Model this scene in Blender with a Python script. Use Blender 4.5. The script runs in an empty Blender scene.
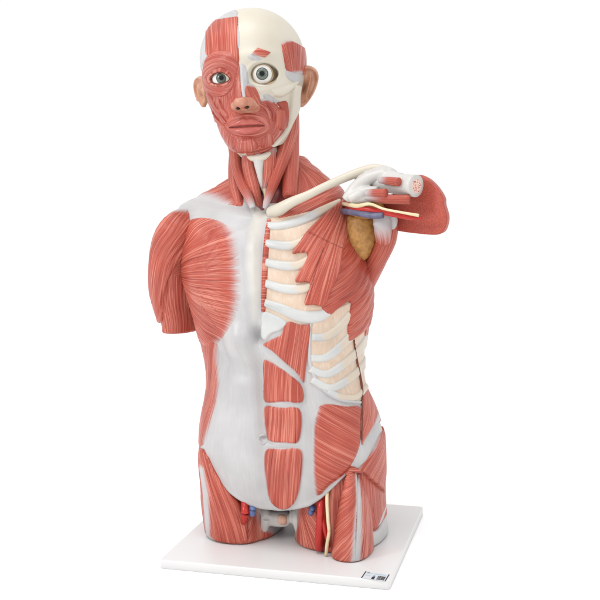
import bpy, math, random
import numpy as np
from mathutils import Vector
from mathutils.geometry import delaunay_2d_cdt
rng = np.random.RandomState(7)
S = bpy.context.scene
COL = S.collection

# ------------------------------------------------------------------ camera, world, lights, exposure
CC = np.array([.43596, -1.72559, .6]); YAW = -.24877; PITCH = .10837; FPX = 1049.16
fw = np.array([math.sin(YAW)*math.cos(PITCH), math.cos(YAW)*math.cos(PITCH), -math.sin(PITCH)])
rt = np.array([math.cos(YAW), -math.sin(YAW), 0.]); up = np.cross(rt, fw)
cd = bpy.data.cameras.new("camera"); cam = bpy.data.objects.new("camera", cd); COL.objects.link(cam)
cam.location = CC; cam.rotation_euler = (math.pi/2-PITCH, 0, -YAW)
cd.sensor_width = 36; cd.lens = 36*FPX/600; cd.clip_end = 200; cd.clip_start = .01
S.camera = cam
W = bpy.data.worlds.new("World"); S.world = W; W.use_nodes = True
bg = W.node_tree.nodes['Background']; bg.inputs[0].default_value = (1, 1, 1, 1); bg.inputs[1].default_value = 1.01

def area(name, loc, target, size, power, col=(1, 1, 1)):
    l = bpy.data.lights.new(name, 'AREA'); l.size = size; l.energy = power; l.color = col
    o = bpy.data.objects.new(name, l); COL.objects.link(o); o.location = loc
    o.rotation_euler = (Vector(target)-Vector(loc)).to_track_quat('-Z', 'Y').to_euler()
    return o
area('top_softbox', (-.5, -1.1, 3.6), (0, 0, .3), 1.8, 50)
area('key_softbox', (-1.7, -2.0, 1.5), (0, 0, .4), .45, 22)
area('side_softbox', (1.7, -1.3, 1.3), (0, 0, .45), .4, 4)
S.view_settings.view_transform = 'Standard'; S.view_settings.look = 'None'
S.view_settings.exposure = 0.0; S.view_settings.gamma = 1
S.render.engine = 'CYCLES'

# ------------------------------------------------------------------ helpers
def proj(P):
    d = P-CC; z = d@fw
    return np.stack([300+FPX*(d@rt)/z, 300-FPX*(d@up)/z], -1)
def U(px, py, y=None, z=None):
    d = fw+rt*(px-300)/FPX-up*(py-300)/FPX
    t = (z-CC[2])/d[2] if y is None else (y-CC[1])/d[1]
    return CC+t*d
def hermite(xs, ys, x):
    """smooth interpolation of table ys (n,k) over increasing xs"""
    xs = np.asarray(xs, float); ys = np.asarray(ys, float)
    if ys.ndim == 1: ys = ys[:, None]; sq = True
    else: sq = False
    x = np.clip(x, xs[0], xs[-1])
    dl = np.diff(ys, axis=0)/np.diff(xs)[:, None]
    m = np.vstack([dl[:1], (dl[1:]+dl[:-1])/2, dl[-1:]])
    i = np.clip(np.searchsorted(xs, x, side='right')-1, 0, len(xs)-2)
    h = xs[i+1]-xs[i]; t = (x-xs[i])/h; t = t[..., None]; h = h[..., None]
    r = (2*t**3-3*t**2+1)*ys[i]+(t**3-2*t**2+t)*h*m[i]+(-2*t**3+3*t**2)*ys[i+1]+(t**3-t**2)*h*m[i+1]
    return r[..., 0] if sq else r
def sstep(a, b, x):
    t = np.clip((x-a)/(b-a), 0, 1); return t*t*(3-2*t)
def spow(x, p): return np.sign(x)*np.abs(x)**p
def vnoise(x, seed=0):
    """smooth 1-D value noise"""
    r = np.random.RandomState(seed).rand(4096)
    i = np.floor(x).astype(int); f = x-i; f = f*f*(3-2*f)
    return r[i % 4096]*(1-f)+r[(i+1) % 4096]*f
def vnoise2(x, y, seed=0):
    r = np.random.RandomState(seed).rand(256, 256)
    i = np.floor(x).astype(int); f = x-i; f = f*f*(3-2*f); j = np.floor(y).astype(int); g = y-j; g = g*g*(3-2*g)
    A = r[i % 256, j % 256]*(1-f)+r[(i+1) % 256, j % 256]*f
    B = r[i % 256, (j+1) % 256]*(1-f)+r[(i+1) % 256, (j+1) % 256]*f
    return A*(1-g)+B*g
def catmull(P, n=8, closed=False):
    P = np.asarray(P, float)
    out = []; N = len(P)
    rngi = range(N if closed else N-1)
    for i in rngi:
        if closed: a, b, c, d = P[(i-1) % N], P[i], P[(i+1) % N], P[(i+2) % N]
        else: b, c = P[i], P[i+1]; a = P[i-1] if i > 0 else 2*b-c; d = P[i+2] if i+2 < N else 2*c-b
        t = np.linspace(0, 1, n, endpoint=False)[:, None]
        out.append(.5*((2*b)+(-a+c)*t+(2*a-5*b+4*c-d)*t*t+(-a+3*b-3*c+d)*t**3))
    if not closed: out.append(P[-1:])
    return np.vstack(out)
def resample(P, step, closed):
    P = np.asarray(P, float)
    if closed: P = np.vstack([P, P[:1]])
    d = np.r_[0, np.cumsum(np.linalg.norm(np.diff(P, axis=0), axis=1))]
    n = max(3, int(round(d[-1]/step))); t = np.linspace(0, d[-1], n+1)
    Q = np.stack([np.interp(t, d, P[:, k]) for k in range(P.shape[1])], -1)
    return Q[:-1] if closed else Q
def segdist(Q, L, closed=False):
    """distance from points Q to polyline L, plus index/arc of closest"""
    A = L; B = np.roll(L, -1, 0)
    if not closed: A = A[:-1]; B = B[:-1]
    best = np.full(len(Q), 1e9); side = np.zeros(len(Q)); arc = np.zeros(len(Q))
    al = np.r_[0, np.cumsum(np.linalg.norm(B-A, axis=1))]
    for k in range(len(A)):
        ab = B[k]-A[k]; l2 = ab@ab
        if l2 < 1e-16: continue
        t = np.clip((Q-A[k])@ab/l2, 0, 1); D = Q-(A[k]+t[:, None]*ab); d = np.sqrt((D**2).sum(1))
        m = d < best; best = np.where(m, d, best)
        side = np.where(m, np.sign(ab[0]*D[:, 1]-ab[1]*D[:, 0]), side); arc = np.where(m, al[k]+t*math.sqrt(l2), arc)
    return best, side, arc
def inside(Q, L):
    c = np.zeros(len(Q), bool); x, y = Q[:, 0], Q[:, 1]
    for k in range(len(L)):
        x1, y1 = L[k]; x2, y2 = L[(k+1) % len(L)]
        if y1 == y2: continue
        m = ((y1 > y) != (y2 > y)) & (x < (x2-x1)*(y-y1)/(y2-y1)+x1); c ^= m
    return c
ZB = .015      # board thickness: board top is z=0 while building, the root sits on the floor at -ZB
def link_mesh(name, V, F, mat, parent, fib=None, tendon=None, smooth=True, label=None):
    V = np.asarray(V, float)+np.array([0, 0, ZB])
    me = bpy.data.meshes.new(name); me.from_pydata(V.tolist(), [], [tuple(int(i) for i in f) for f in F]); me.update()
    if smooth: me.polygons.foreach_set('use_smooth', [True]*len(me.polygons))
    if fib is None: fib = np.zeros_like(V)
    a = me.attributes.new('fib', 'FLOAT_VECTOR', 'POINT'); a.data.foreach_set('vector', np.asarray(fib, float).ravel())
    a = me.attributes.new('tendon', 'FLOAT', 'POINT'); a.data.foreach_set('value', np.zeros(len(V)) if tendon is None else np.asarray(tendon, float))
    me.materials.append(mat)
    o = bpy.data.objects.new(name, me); COL.objects.link(o); o.parent = parent
    if label: o['label'] = label
    return o

# ------------------------------------------------------------------ materials
AL = .80
def sc3(c): return tuple(x*AL for x in c)
def mat_new(name):
    m = bpy.data.materials.new(name); m.use_nodes = True; nt = m.node_tree
    return m, nt, nt.nodes['Principled BSDF']
def N(nt, t, **kw):
    n = nt.nodes.new(t)
    for k, v in kw.items(): setattr(n, k, v)
    return n
def fibre_mat(name, dark, mid, light, white=(.57, .55, .555), sx=560, sy=6, rough=.36, bump=.7, spec=.38):
    dark, mid, light, white = sc3(dark), sc3(mid), sc3(light), sc3(white)
    m, nt, b = mat_new(name); L = nt.links.new
    at = N(nt, 'ShaderNodeAttribute', attribute_name='fib'); te = N(nt, 'ShaderNodeAttribute', attribute_name='tendon')
    def noise(s1, s2, det, w):
        vm = N(nt, 'ShaderNodeVectorMath', operation='MULTIPLY'); vm.inputs[1].default_value = (s1, s2, 37.)
        L(at.outputs['Vector'], vm.inputs[0])
        n = N(nt, 'ShaderNodeTexNoise'); n.inputs['Scale'].default_value = 1; n.inputs['Detail'].default_value = det
        n.inputs['Roughness'].default_value = .6; n.inputs['Distortion'].default_value = w
        L(vm.outputs[0], n.inputs['Vector']); return n.outputs[0]
    n1 = noise(sx, sy, 2, .25); n2 = noise(sx*2.6, sy*1.6, 1, .1); n3 = noise(sx*.16, sy*1.2, 2, .3)
    mx = N(nt, 'ShaderNodeMath', operation='MULTIPLY_ADD'); mx.inputs[1].default_value = .55; mx.inputs[2].default_value = 0
    L(n2, mx.inputs[0])
    ad = N(nt, 'ShaderNodeMath', operation='MULTIPLY_ADD'); ad.inputs[1].default_value = .55; L(n1, ad.inputs[0]); L(mx.outputs[0], ad.inputs[2])
    sc = N(nt, 'ShaderNodeMath', operation='MULTIPLY_ADD'); sc.inputs[1].default_value = .35; L(n3, sc.inputs[0]); L(ad.outputs[0], sc.inputs[2])
    r = N(nt, 'ShaderNodeValToRGB'); e = r.color_ramp.elements
    e[0].position = .515; e[0].color = (*dark, 1); e[1].position = .585; e[1].color = (*mid, 1)  # groove shade and pale fibre glints are put into this colour ramp
    k = r.color_ramp.elements.new(.86); k.color = (*light, 1)
    k = r.color_ramp.elements.new(.70); k.color = (*mid, 1)
    L(sc.outputs[0], r.inputs[0])
    # painted tendon: irregular along the fibres
    sub = N(nt, 'ShaderNodeMath', operation='SUBTRACT'); sub.inputs[1].default_value = .55; L(n1, sub.inputs[0])
    pt = N(nt, 'ShaderNodeMath', operation='MULTIPLY_ADD'); pt.inputs[1].default_value = .38; L(sub.outputs[0], pt.inputs[0]); L(te.outputs['Fac'], pt.inputs[2])
    mr = N(nt, 'ShaderNodeMapRange', interpolation_type='SMOOTHSTEP'); mr.inputs[1].default_value = .02; mr.inputs[2].default_value = .95; L(pt.outputs[0], mr.inputs[0])
    mixc = N(nt, 'ShaderNodeMix', data_type='RGBA'); L(mr.outputs[0], mixc.inputs[0]); L(r.outputs[0], mixc.inputs[6]); mixc.inputs[7].default_value = (*white, 1)
    tc = N(nt, 'ShaderNodeTexCoord'); nl = N(nt, 'ShaderNodeTexNoise'); nl.inputs['Scale'].default_value = 16; nl.inputs['Detail'].default_value = 4; L(tc.outputs['Object'], nl.inputs['Vector'])
    ml = N(nt, 'ShaderNodeMapRange'); ml.inputs[1].default_value = .35; ml.inputs[2].default_value = .65; ml.inputs[3].default_value = .90; ml.inputs[4].default_value = 1.04; L(nl.outputs[0], ml.inputs[0])
    hv = N(nt, 'ShaderNodeHueSaturation'); L(mixc.outputs[2], hv.inputs['Color']); L(ml.outputs[0], hv.inputs['Value']); L(hv.outputs[0], b.inputs['Base Color'])
    inv = N(nt, 'ShaderNodeMath', operation='MULTIPLY_ADD'); inv.inputs[1].default_value = -.85*bump; inv.inputs[2].default_value = bump; L(mr.outputs[0], inv.inputs[0])
    bp = N(nt, 'ShaderNodeBump'); bp.inputs['Distance'].default_value = .0016; L(inv.outputs[0], bp.inputs['Strength']); L(sc.outputs[0], bp.inputs['Height'])
    L(bp.outputs[0], b.inputs['Normal'])
    b.inputs['Roughness'].default_value = rough; b.inputs['Specular IOR Level'].default_value = spec
    return m
def plain_mat(name, c1, c2, scale=60, rough=.4, bump=.1, spec=.4, det=3, sss=0, dist=.001):
    if not name.startswith('white_s'): c1, c2 = sc3(c1), sc3(c2)
    m, nt, b = mat_new(name); L = nt.links.new
    tc = N(nt, 'ShaderNodeTexCoord'); n = N(nt, 'ShaderNodeTexNoise'); n.inputs['Scale'].default_value = scale; n.inputs['Detail'].default_value = det
    L(tc.outputs['Object'], n.inputs['Vector'])
    r = N(nt, 'ShaderNodeValToRGB'); e = r.color_ramp.elements; e[0].position = .35; e[0].color = (*c1, 1); e[1].position = .65; e[1].color = (*c2, 1)
    L(n.outputs[0], r.inputs[0]); L(r.outputs[0], b.inputs['Base Color'])
    bp = N(nt, 'ShaderNodeBump'); bp.inputs['Distance'].default_value = dist; bp.inputs['Strength'].default_value = bump
    L(n.outputs[0], bp.inputs['Height']); L(bp.outputs[0], b.inputs['Normal'])
    b.inputs['Roughness'].default_value = rough; b.inputs['Specular IOR Level'].default_value = spec
    if sss: b.inputs['Subsurface Weight'].default_value = sss; b.inputs['Subsurface Scale'].default_value = .01
    return m
M = {}
RED = dict(dark=(.16, .022, .015), mid=(.475, .078, .049), light=(.74, .25, .18))
M['muscle'] = fibre_mat('muscle_paint', **RED)
M['muscle_soft'] = fibre_mat('muscle_paint_soft', (.24, .034, .022), (.445, .073, .046), (.62, .17, .115), bump=.4, sx=420, sy=8)
M['muscle_cut'] = fibre_mat('muscle_paint_ribbed', (.20, .03, .02), (.50, .08, .048), (.76, .33, .24), sx=300, sy=3, bump=.8)
M['face'] = fibre_mat('face_muscle_paint', (.20, .030, .024), (.445, .076, .052), (.68, .24, .185), sx=800, sy=14, bump=.35, rough=.30)
WH = (.56, .55, .55)
M['fascia'] = fibre_mat('white_fascia_paint', (.53, .52, .52), (.56, .55, .55), (.585, .575, .575), white=(.66, .63, .59), sx=160, sy=14, bump=.10, rough=.36)
M['sternum'] = fibre_mat('sternum_paint', (.60, .575, .53), (.63, .60, .55), (.65, .62, .57), white=WH, sx=60, sy=20, bump=.04, rough=.36)
M['cartilage'] = fibre_mat('cartilage_paint', (.58, .595, .59), (.63, .64, .63), (.66, .66, .64), white=(.72, .62, .50), sx=60, sy=20, bump=.05, rough=.36)
M['membrane'] = fibre_mat('intercostal_paint', (.66, .48, .35), (.72, .55, .42), (.76, .62, .50), sx=120, sy=50, bump=.08)
M['bone'] = plain_mat('ivory_bone', (.68, .62, .51), (.72, .67, .57), 14, .38, .05)
M['bonew'] = plain_mat('pale_bone', (.64, .62, .59), (.69, .67, .64), 14, .35, .05)
M['neckdark'] = plain_mat('deep_neck_and_hollow_shade', (.16, .03, .03), (.26, .05, .045), 90, .5, .3)
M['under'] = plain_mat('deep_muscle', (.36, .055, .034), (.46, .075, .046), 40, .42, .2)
M['skin'] = plain_mat('painted_skin', (.53, .24, .14), (.64, .35, .235), 55, .38, .1)
M['nose'] = plain_mat('nose_skin', (.52, .20, .13), (.62, .31, .21), 70, .36, .1)
M['lip'] = plain_mat('painted_lips', (.50, .105, .085), (.57, .15, .12), 130, .22, .25)
M['artery'] = plain_mat('artery_red', (.48, .022, .018), (.58, .03, .022), 40, .25, .05)
M['vein'] = plain_mat('vein_blue', (.10, .14, .32), (.14, .20, .42), 60, .3, .05)
M['veindark'] = plain_mat('vein_slate', (.10, .10, .17), (.16, .16, .26), 60, .3, .05)
M['nerve'] = plain_mat('nerve_yellow', (.78, .64, .38), (.84, .72, .48), 60, .35, .05)
M['ochre'] = plain_mat('ochre_connective', (.38, .18, .045), (.60, .31, .09), 150, .5, .6, det=5)
M['cut'] = plain_mat('cut_muscle_face', (.40, .060, .038), (.54, .10, .066), 520, .5, .35, det=2)
M['dark'] = plain_mat('nostril_hole_dark', (.03, .01, .01), (.05, .015, .012), 50, .7, 0)
M['groove'] = plain_mat('seam_gap', (.20, .06, .04), (.26, .08, .05), 50, .7, 0)
M['board'] = plain_mat('white_laminate', (.80, .795, .79), (.815, .81, .805), 5, .35, .02)
M['floor'] = plain_mat('white_sweep', (.99, .99, .99), (.995, .995, .995), 3, .9, 0, spec=0)
M['socket'] = plain_mat('socket_bone', (.34, .24, .14), (.46, .34, .21), 60, .5, .1)

# ------------------------------------------------------------------ charts: a solid given as F(theta, z)
class Chart:
    fpx = False; rim = None
    def __init__(s, z0, z1, R, nth=300, nz=240, zs=None):
        s.z0, s.z1, s.R = z0, z1, R; s.bumps = []; s.nth, s.nz = nth, nz; s.zs = zs; s.grid = None
    def P(s, th, z, rim=False):
        p, a = s.base(th, z)
        for (t0, zc, sx, sz, rot, h) in s.bumps:
            dx = (th-t0)*s.R; dz = z-zc; c, n = math.cos(rot), math.sin(rot)
            u = dx*c+dz*n; v = -dx*n+dz*c
            p = p+a*(h*np.exp(-(u/sx)**2/2-(v/sz)**2/2))[..., None]
        if rim and s.rim is not None:
            zr = np.interp(th, s.rim[0], s.rim[1]); k = 1-sstep(-.008, .004, z-zr); lip = np.exp(-((z-zr-.006)/.005)**2)
            zz = sstep(0, .15, th-s.rim[0][0])*sstep(0, .15, s.rim[0][-1]-th)
            p = p+a*(.0015*lip*zz-s.rim[2]*k*zz)[..., None]
        return p
    def normal(s, th, z, rim=False):
        e = .004; ez = .0008
        dt = s.P(th+e, z)-s.P(th-e, z); dz = s.P(th, np.minimum(z+ez, s.z1))-s.P(th, np.maximum(z-ez, s.z0))
        n = np.cross(dz, dt)       # orientation fixed below
        n /= np.linalg.norm(n, axis=-1, keepdims=True)+1e-12
        _, a = s.base(th, z); sg = np.sign((n*a).sum(-1, keepdims=True)); sg[sg == 0] = 1
        return n*sg
    def prep(s):
        th = np.linspace(-math.pi/2, 1.5*math.pi, s.nth); z = np.linspace(s.z0, s.z1, s.nz) if s.zs is None else s.zs
        T, Z = np.meshgrid(th, z); P = s.P(T, Z); n = s.normal(T, Z)
        f = (n*(P-CC)).sum(-1) < 0
        s.grid = (T[f], Z[f], proj(P[f]))
    def sz(s, px):
        """photo points -> (s, z) on the surface; past the outline they wrap round the side"""
        if s.grid is None: s.prep()
        T, Z, Q = s.grid; px = np.atleast_2d(np.asarray(px, float)); out = []
        for q in px:
            d = ((Q-q)**2).sum(1); k = d.argmin(); th, z = T[k], Z[k]
            for it in range(6):
                a = np.array([th, th+1e-4, th]); b = np.array([z, z, z+1e-5])
                p = proj(s.P(a, b)); J = np.stack([(p[1]-p[0])/1e-4, (p[2]-p[0])/1e-5], -1); r = q-p[0]
                if abs(np.linalg.det(J)) < 1e3: break
                st = np.linalg.solve(J, r); st = np.clip(st, [-.05, -.006], [.05, .006]); t2, z2 = th+st[0], min(max(z+st[1], s.z0), s.z1)
                p2 = proj(s.P(np.array([t2]), np.array([z2])))[0]
                if ((p2-q)**2).sum() < ((p[0]-q)**2).sum(): th, z = t2, z2
                else: break
            p = proj(s.P(np.array([th]), np.array([z])))[0]; ex = q[0]-p[0]
            if abs(ex) > .6:
                front = math.pi/2
                th += -np.sign(ex)*abs(ex)*.0016/s.R*1.0
            out.append((th*s.R, z))
        return np.array(out)
    def mesh(s, name, mat, parent, nth=200, zs=None, capb=True, capt=True, white=0):
        zs = np.linspace(s.z0, s.z1, 160) if zs is None else zs
        th = np.linspace(0, 2*math.pi, nth, endpoint=False)-math.pi/2
        T, Z = np.meshgrid(th, zs); P = s.P(T, Z, True); V = P.reshape(-1, 3); F = []
        nz = len(zs)
        for i in range(nz-1):
            for j in range(nth):
                k = (j+1) % nth; F.append((i*nth+j, i*nth+k, (i+1)*nth+k, (i+1)*nth+j))
        fib = np.stack([T.ravel()*s.R, Z.ravel(), np.full(T.size, .3)], -1)
        if capb: F.append(tuple(range(nth-1, -1, -1)))
        if capt: F.append(tuple((nz-1)*nth+j for j in range(nth)))
        return link_mesh(name, V, F, mat, parent, fib, np.full(len(V), float(white)))

class Loft(Chart):
    """rows: (photo row, left px, right px, centre y, front depth, back depth, exponent)"""
    def __init__(s, rows, beta, zr=None, R=.13, **k):
        s.beta = beta; s.Fd = np.array([-math.sin(beta), -math.cos(beta), 0]); s.Rd = np.array([math.cos(beta), -math.sin(beta), 0])
        tab = []
        th = np.linspace(0, 2*math.pi, 120, endpoint=False)
        for (py, xl, xr, cy, bf, bb, n) in rows:
            c = U((xl+xr)/2, py, y=cy); cx, z, a = c[0], c[2], (xr-xl)/2*.00165
            for it in range(12):
                p = s.sec(th, cx, cy, z, a, bf, bb, n); q = proj(p)[:, 0]
                el, er = xl-q.min(), xr-q.max(); cx += (el+er)/2*.0016; a += (er-el)/2*.0016
            tab.append((z, cx, cy, a, bf, bb, n))
        tab.sort(); s.tab = np.array(tab)
        z0, z1 = (s.tab[0, 0], s.tab[-1, 0]) if zr is None else zr
        super().__init__(z0, z1, R, **k)
    def sec(s, th, cx, cy, z, a, bf, bb, n):
        c, si = np.cos(th), np.sin(th); e = 2/n
        x = a*spow(c, e); y = np.where(si > 0, bf, bb)*spow(si, e)
        o = np.zeros(np.broadcast(th, z).shape+(3,)); o[..., 0] = cx; o[..., 1] = cy; o[..., 2] = z
        return o+x[..., None]*s.Rd+y[..., None]*s.Fd
    def base(s, th, z):
        t = hermite(s.tab[:, 0], s.tab[:, 1:], z)
        p = s.sec(th, t[..., 0], t[..., 1], z, t[..., 2], t[..., 3], t[..., 4], t[..., 5])
        a = np.cos(th)[..., None]*s.Rd+np.sin(th)[..., None]*s.Fd
        return p, a
    def bump_px(s, px, sx, sz, h, rot=0):
        q = s.sz([px])[0]; s.pend = getattr(s, 'pend', []); s.pend.append((q[0]/s.R, q[1], sx, sz, rot, h))
    def flush(s):
        s.bumps += s.pend; s.pend = []; s.grid = None

# ------------------------------------------------------------------ patches laid on a chart
SEED = [0]
def patch(ch, name, poly, mat, parent, h=.003, w=.004, fan=None, along=None, guide=None, fades=(), fadew=None, edgefade=0,
          holes=(), res=.0018, smooth=True, fasc=.0, fascp=.006, embed=.0012, bulge=0, lines=(), label=None, soft=False, fpx=None):
    SEED[0] += 1; seed = SEED[0]
    P = catmull(poly, 6, True) if smooth else np.asarray(poly, float)
    P = resample(P, 2.0, True); L = ch.sz(P)
    L = resample(L, res, True)
    HL = [resample(ch.sz(resample(catmull(hh, 6, True), 1., True)), res*.8, True) for hh in holes]
    lo, hi = L.min(0), L.max(0)
    gx, gy = np.meshgrid(np.arange(lo[0], hi[0], res), np.arange(lo[1], hi[1], res*.87))
    gx = gx+(np.arange(gy.shape[0]) % 2)[:, None]*res/2; Q = np.stack([gx.ravel(), gy.ravel()], -1)
    Q = Q[inside(Q, L)]; d, _, _ = segdist(Q, L, True); Q = Q[d > res*.55]
    for H in HL:
        Q = Q[~inside(Q, H)]; d, _, _ = segdist(Q, H, True); Q = Q[d > res*.5]
    pts = np.vstack([L]+HL+[Q]); edges = []; off = 0
    for X in [L]+HL:
        n = len(X); edges += [(off+i, off+(i+1) % n) for i in range(n)]; off += n
    o = delaunay_2d_cdt([Vector(p) for p in pts], edges, [], 0, 1e-7)
    V2 = np.array([tuple(v) for v in o[0]]); F = [f for f in o[2] if len(f) == 3]
    cen = np.array([V2[list(f)].mean(0) for f in F]); ok = inside(cen, L)
    for H in HL: ok &= ~inside(cen, H)
    F = [f for f, k in zip(F, ok) if k]
    used = np.unique(np.array(F).ravel()); rm = -np.ones(len(V2), int); rm[used] = np.arange(len(used)); V2 = V2[used]; F = [tuple(rm[list(f)]) for f in F]
    d, _, _ = segdist(V2, L, True)
    for H in HL: d = np.minimum(d, segdist(V2, H, True)[0])
    th, z = V2[:, 0]/ch.R, np.clip(V2[:, 1], ch.z0, ch.z1)
    # fibre coordinates
    if fpx is None: fpx = ch.fpx
    X = V2; cv = ch.sz
    if fpx: X = proj(ch.P(th, z))*np.array([.0016, -.0016]); cv = lambda q: np.atleast_2d(np.asarray(q, float))*np.array([.0016, -.0016])
    if fan is not None:
        c = cv([fan])[0]; D = X-c; r = np.linalg.norm(D, axis=1); m0 = X.mean(0)-c
        ang = np.arctan2(D[:, 1]*m0[0]-D[:, 0]*m0[1], D@m0); R0 = np.linalg.norm(m0); fib = np.stack([ang*R0, r], -1)
    elif guide is not None:
        G = cv(resample(catmull(guide, 6), 2, False)); gd, gs, ga = segdist(X, G); fib = np.stack([gd*gs, ga], -1)
    else:
        al = along if along is not None else (poly[0], (poly[0][0], poly[0][1]+20))
        g = cv([al[0], al[1]]); u = g[1]-g[0]; u /= np.linalg.norm(u)+1e-9
        fib = np.stack([X@np.array([-u[1], u[0]]), X@u], -1)
    ten = np.zeros(len(V2))
    nz = vnoise(fib[:, 0]/.0035, seed)-.5+.6*(vnoise(fib[:, 0]/.0012, seed+9)-.5)
    for f in fades:
        G = ch.sz(resample(f[0], 2, False)) if len(f[0]) > 1 else ch.sz(f[0])
        fd = segdist(V2, G)[0] if len(G) > 1 else np.linalg.norm(V2-G[0], axis=1)
        wd = f[1]*.0016; ten = np.maximum(ten, 1-sstep(.05, 1.0, fd/wd+nz*.10))
    if edgefade: ten = np.maximum(ten, 1-sstep(0, 1, d/edgefade+nz*.15))
    pr = np.sqrt(np.clip(1-(1-np.clip(d/w, 0, 1))**2, 0, 1))
    if soft: pr = sstep(0, w, d); embed = .0001
    of = -embed+(h+embed)*pr
    if bulge: of = of+bulge*sstep(0, 1, d/max(d.max(), 1e-6))
    if fasc:
        fr = fib[:, 0]/fascp; wv = np.abs((fr+.35*np.sin(fib[:, 1]*60+seed)) % 1-.5)*2
        of = of+pr*(1-ten*.8)*fasc*(np.sqrt(np.clip(wv, 0, 1))-.6)*(.4+.9*vnoise(fr*1., seed+3))
    for (ln, wl, dl) in lines:    # grooves cut into the patch
        G = ch.sz(resample(ln, 1.5, False)); gd = segdist(V2, G)[0]; of = of-dl*np.exp(-(gd/wl)**2)
    p = ch.P(th, z, ch.rim is not None); n = ch.normal(th, z); V = p+n*of[:, None]
    f3 = np.concatenate([fib, np.full((len(V2), 1), seed*.37)], 1)
    # consistent outward winding
    a, b_, c_ = V[F[0][0]], V[F[0][1]], V[F[0][2]]
    F = np.array(F); fn = np.cross(V[F[:, 1]]-V[F[:, 0]], V[F[:, 2]]-V[F[:, 0]]); fl = (fn*n[F[:, 0]]).sum(1) < 0; F[fl] = F[fl][:, ::-1]
    return link_mesh(name, V, F, mat, parent, f3, ten, label=label)
def ribbon(ch, name, pts, wpx, mat, parent, h=.004, taper=(1, 1), **k):
    """a band that follows pts (photo points) with half-width from wpx"""
    C = resample(catmull(pts, 8), 2, False); n = len(C); t = np.linspace(0, 1, n)
    ww = np.interp(t, np.linspace(0, 1, len(wpx)), wpx) if hasattr(wpx, '__len__') else np.full(n, wpx)
    T = np.gradient(C, axis=0); T /= np.linalg.norm(T, axis=1, keepdims=True)+1e-9; Nn = np.stack([-T[:, 1], T[:, 0]], -1)
    Lp = C+Nn*ww[:, None]/2; Rp = C-Nn*ww[:, None]/2
    poly = np.vstack([Lp, Rp[::-1]])
    k.setdefault('w', max(np.mean(ww)*.0008, .001)); k.setdefault('guide', pts); k.setdefault('res', .0014)
    return patch(ch, name, poly, mat, parent, h=h, smooth=False, **k)
def tube(name, pts, rad, mat, parent, flat=1., nseg=20, ten=None, cap=True, res=.002, label=None, ref=(0, 0, 1), ribs=0, extra=None):
    P = catmull(pts, 8); R = np.interp(np.linspace(0, 1, len(P)), np.linspace(0, 1, len(rad)), rad) if hasattr(rad, '__len__') else np.full(len(P), rad)
    tt = np.linspace(0, 1, len(P))
    if ten is not None: tn = np.interp(tt, np.linspace(0, 1, len(ten)), ten)
    V = []; F = []; fib = []; te = []; arc = np.r_[0, np.cumsum(np.linalg.norm(np.diff(P, axis=0), axis=1))]
    T = np.gradient(P, axis=0); T /= np.linalg.norm(T, axis=1, keepdims=True); ref = np.array(ref, float)
    rows = [(0, .0)]+[(0, .6)]+[(i, 1.) for i in range(len(P))]+[(len(P)-1, .6), (len(P)-1, 0.)]
    rr = []
    for i, k in rows:
        b = np.cross(T[i], ref); b /= np.linalg.norm(b); a = np.cross(b, T[i])
        for j in range(nseg):
            q = 2*math.pi*j/nseg; x, y = math.cos(q), math.sin(q)
            V.append(P[i]+(b*x*flat+a*y)*R[i]*k); fib.append((q*R.mean(), arc[i], .11)); te.append(tn[i] if ten is not None else 0)
    n = len(rows)
    for i in range(n-1):
        for j in range(nseg):
            k = (j+1) % nseg; F.append((i*nseg+j, i*nseg+k, (i+1)*nseg+k, (i+1)*nseg+j))
    return link_mesh(name, V, F, mat, parent, fib, te, label=label)
def blob(name, c, r, mat, parent, rot=(0, 0, 0), pw=1., nu=48, nv=32, noise=0, ten=None, label=None):
    from mathutils import Euler
    E = np.array(Euler(rot).to_matrix()); V = []; F = []
    for i in range(nv+1):
        f = math.pi*i/nv
        for j in range(nu):
            q = 2*math.pi*j/nu; d = np.array([spow(np.sin(f), pw)*spow(np.cos(q), pw), spow(np.sin(f), pw)*spow(np.sin(q), pw), spow(np.cos(f), pw)])
            k = 1+noise*math.sin(5*q+3*f)*math.sin(4*f+q)
            V.append(np.array(c)+E@(d*np.array(r)*k))
    for i in range(nv):
        for j in range(nu):
            k = (j+1) % nu; F.append((i*nu+j, (i+1)*nu+j, (i+1)*nu+k, i*nu+k))
    V = np.array(V); fib = np.stack([V[:, 0], V[:, 2], V[:, 1]], -1)
    return link_mesh(name, V, F, mat, parent, fib, None if ten is None else ten(V), label=label)
def fuse(name, objs, mat, parent, voxel=.0016, it=14, label=None):
    V = []; F = []
    for o in objs:
        n = len(V); V += [tuple(v.co) for v in o.data.vertices]; F += [tuple(i+n for i in p.vertices) for p in o.data.polygons]; bpy.data.objects.remove(o)
    o = link_mesh(name, np.array(V)-np.array([0, 0, ZB]), F, mat, parent, label=label)
    r = o.modifiers.new('Remesh', 'REMESH'); r.mode = 'VOXEL'; r.voxel_size = voxel; r.use_smooth_shade = True
    m = o.modifiers.new('Smooth', 'SMOOTH'); m.factor = .5; m.iterations = it
    return o
def empty(name, loc, label=None, cat=None):
    o = bpy.data.objects.new(name, None); COL.objects.link(o); o.location = loc; o.empty_display_size = .05
    if label: o['label'] = label; o['category'] = cat
    return o

# ------------------------------------------------------------------ setting
me = bpy.data.meshes.new('studio_floor'); r_ = 30
me.from_pydata([(-r_, -r_, 0), (r_, -r_, 0), (r_, r_, 0), (-r_, r_, 0)], [], [(0, 1, 2, 3)]); me.materials.append(M['floor'])
fl = bpy.data.objects.new('studio_floor', me); COL.objects.link(fl); fl.location = (0, 0, -ZB); fl['kind'] = 'structure'

ROOT = empty('anatomical_torso_model', (0, 0, -ZB), 'life-size human muscle torso with half skinned head on a square white board', 'anatomical model')

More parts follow.
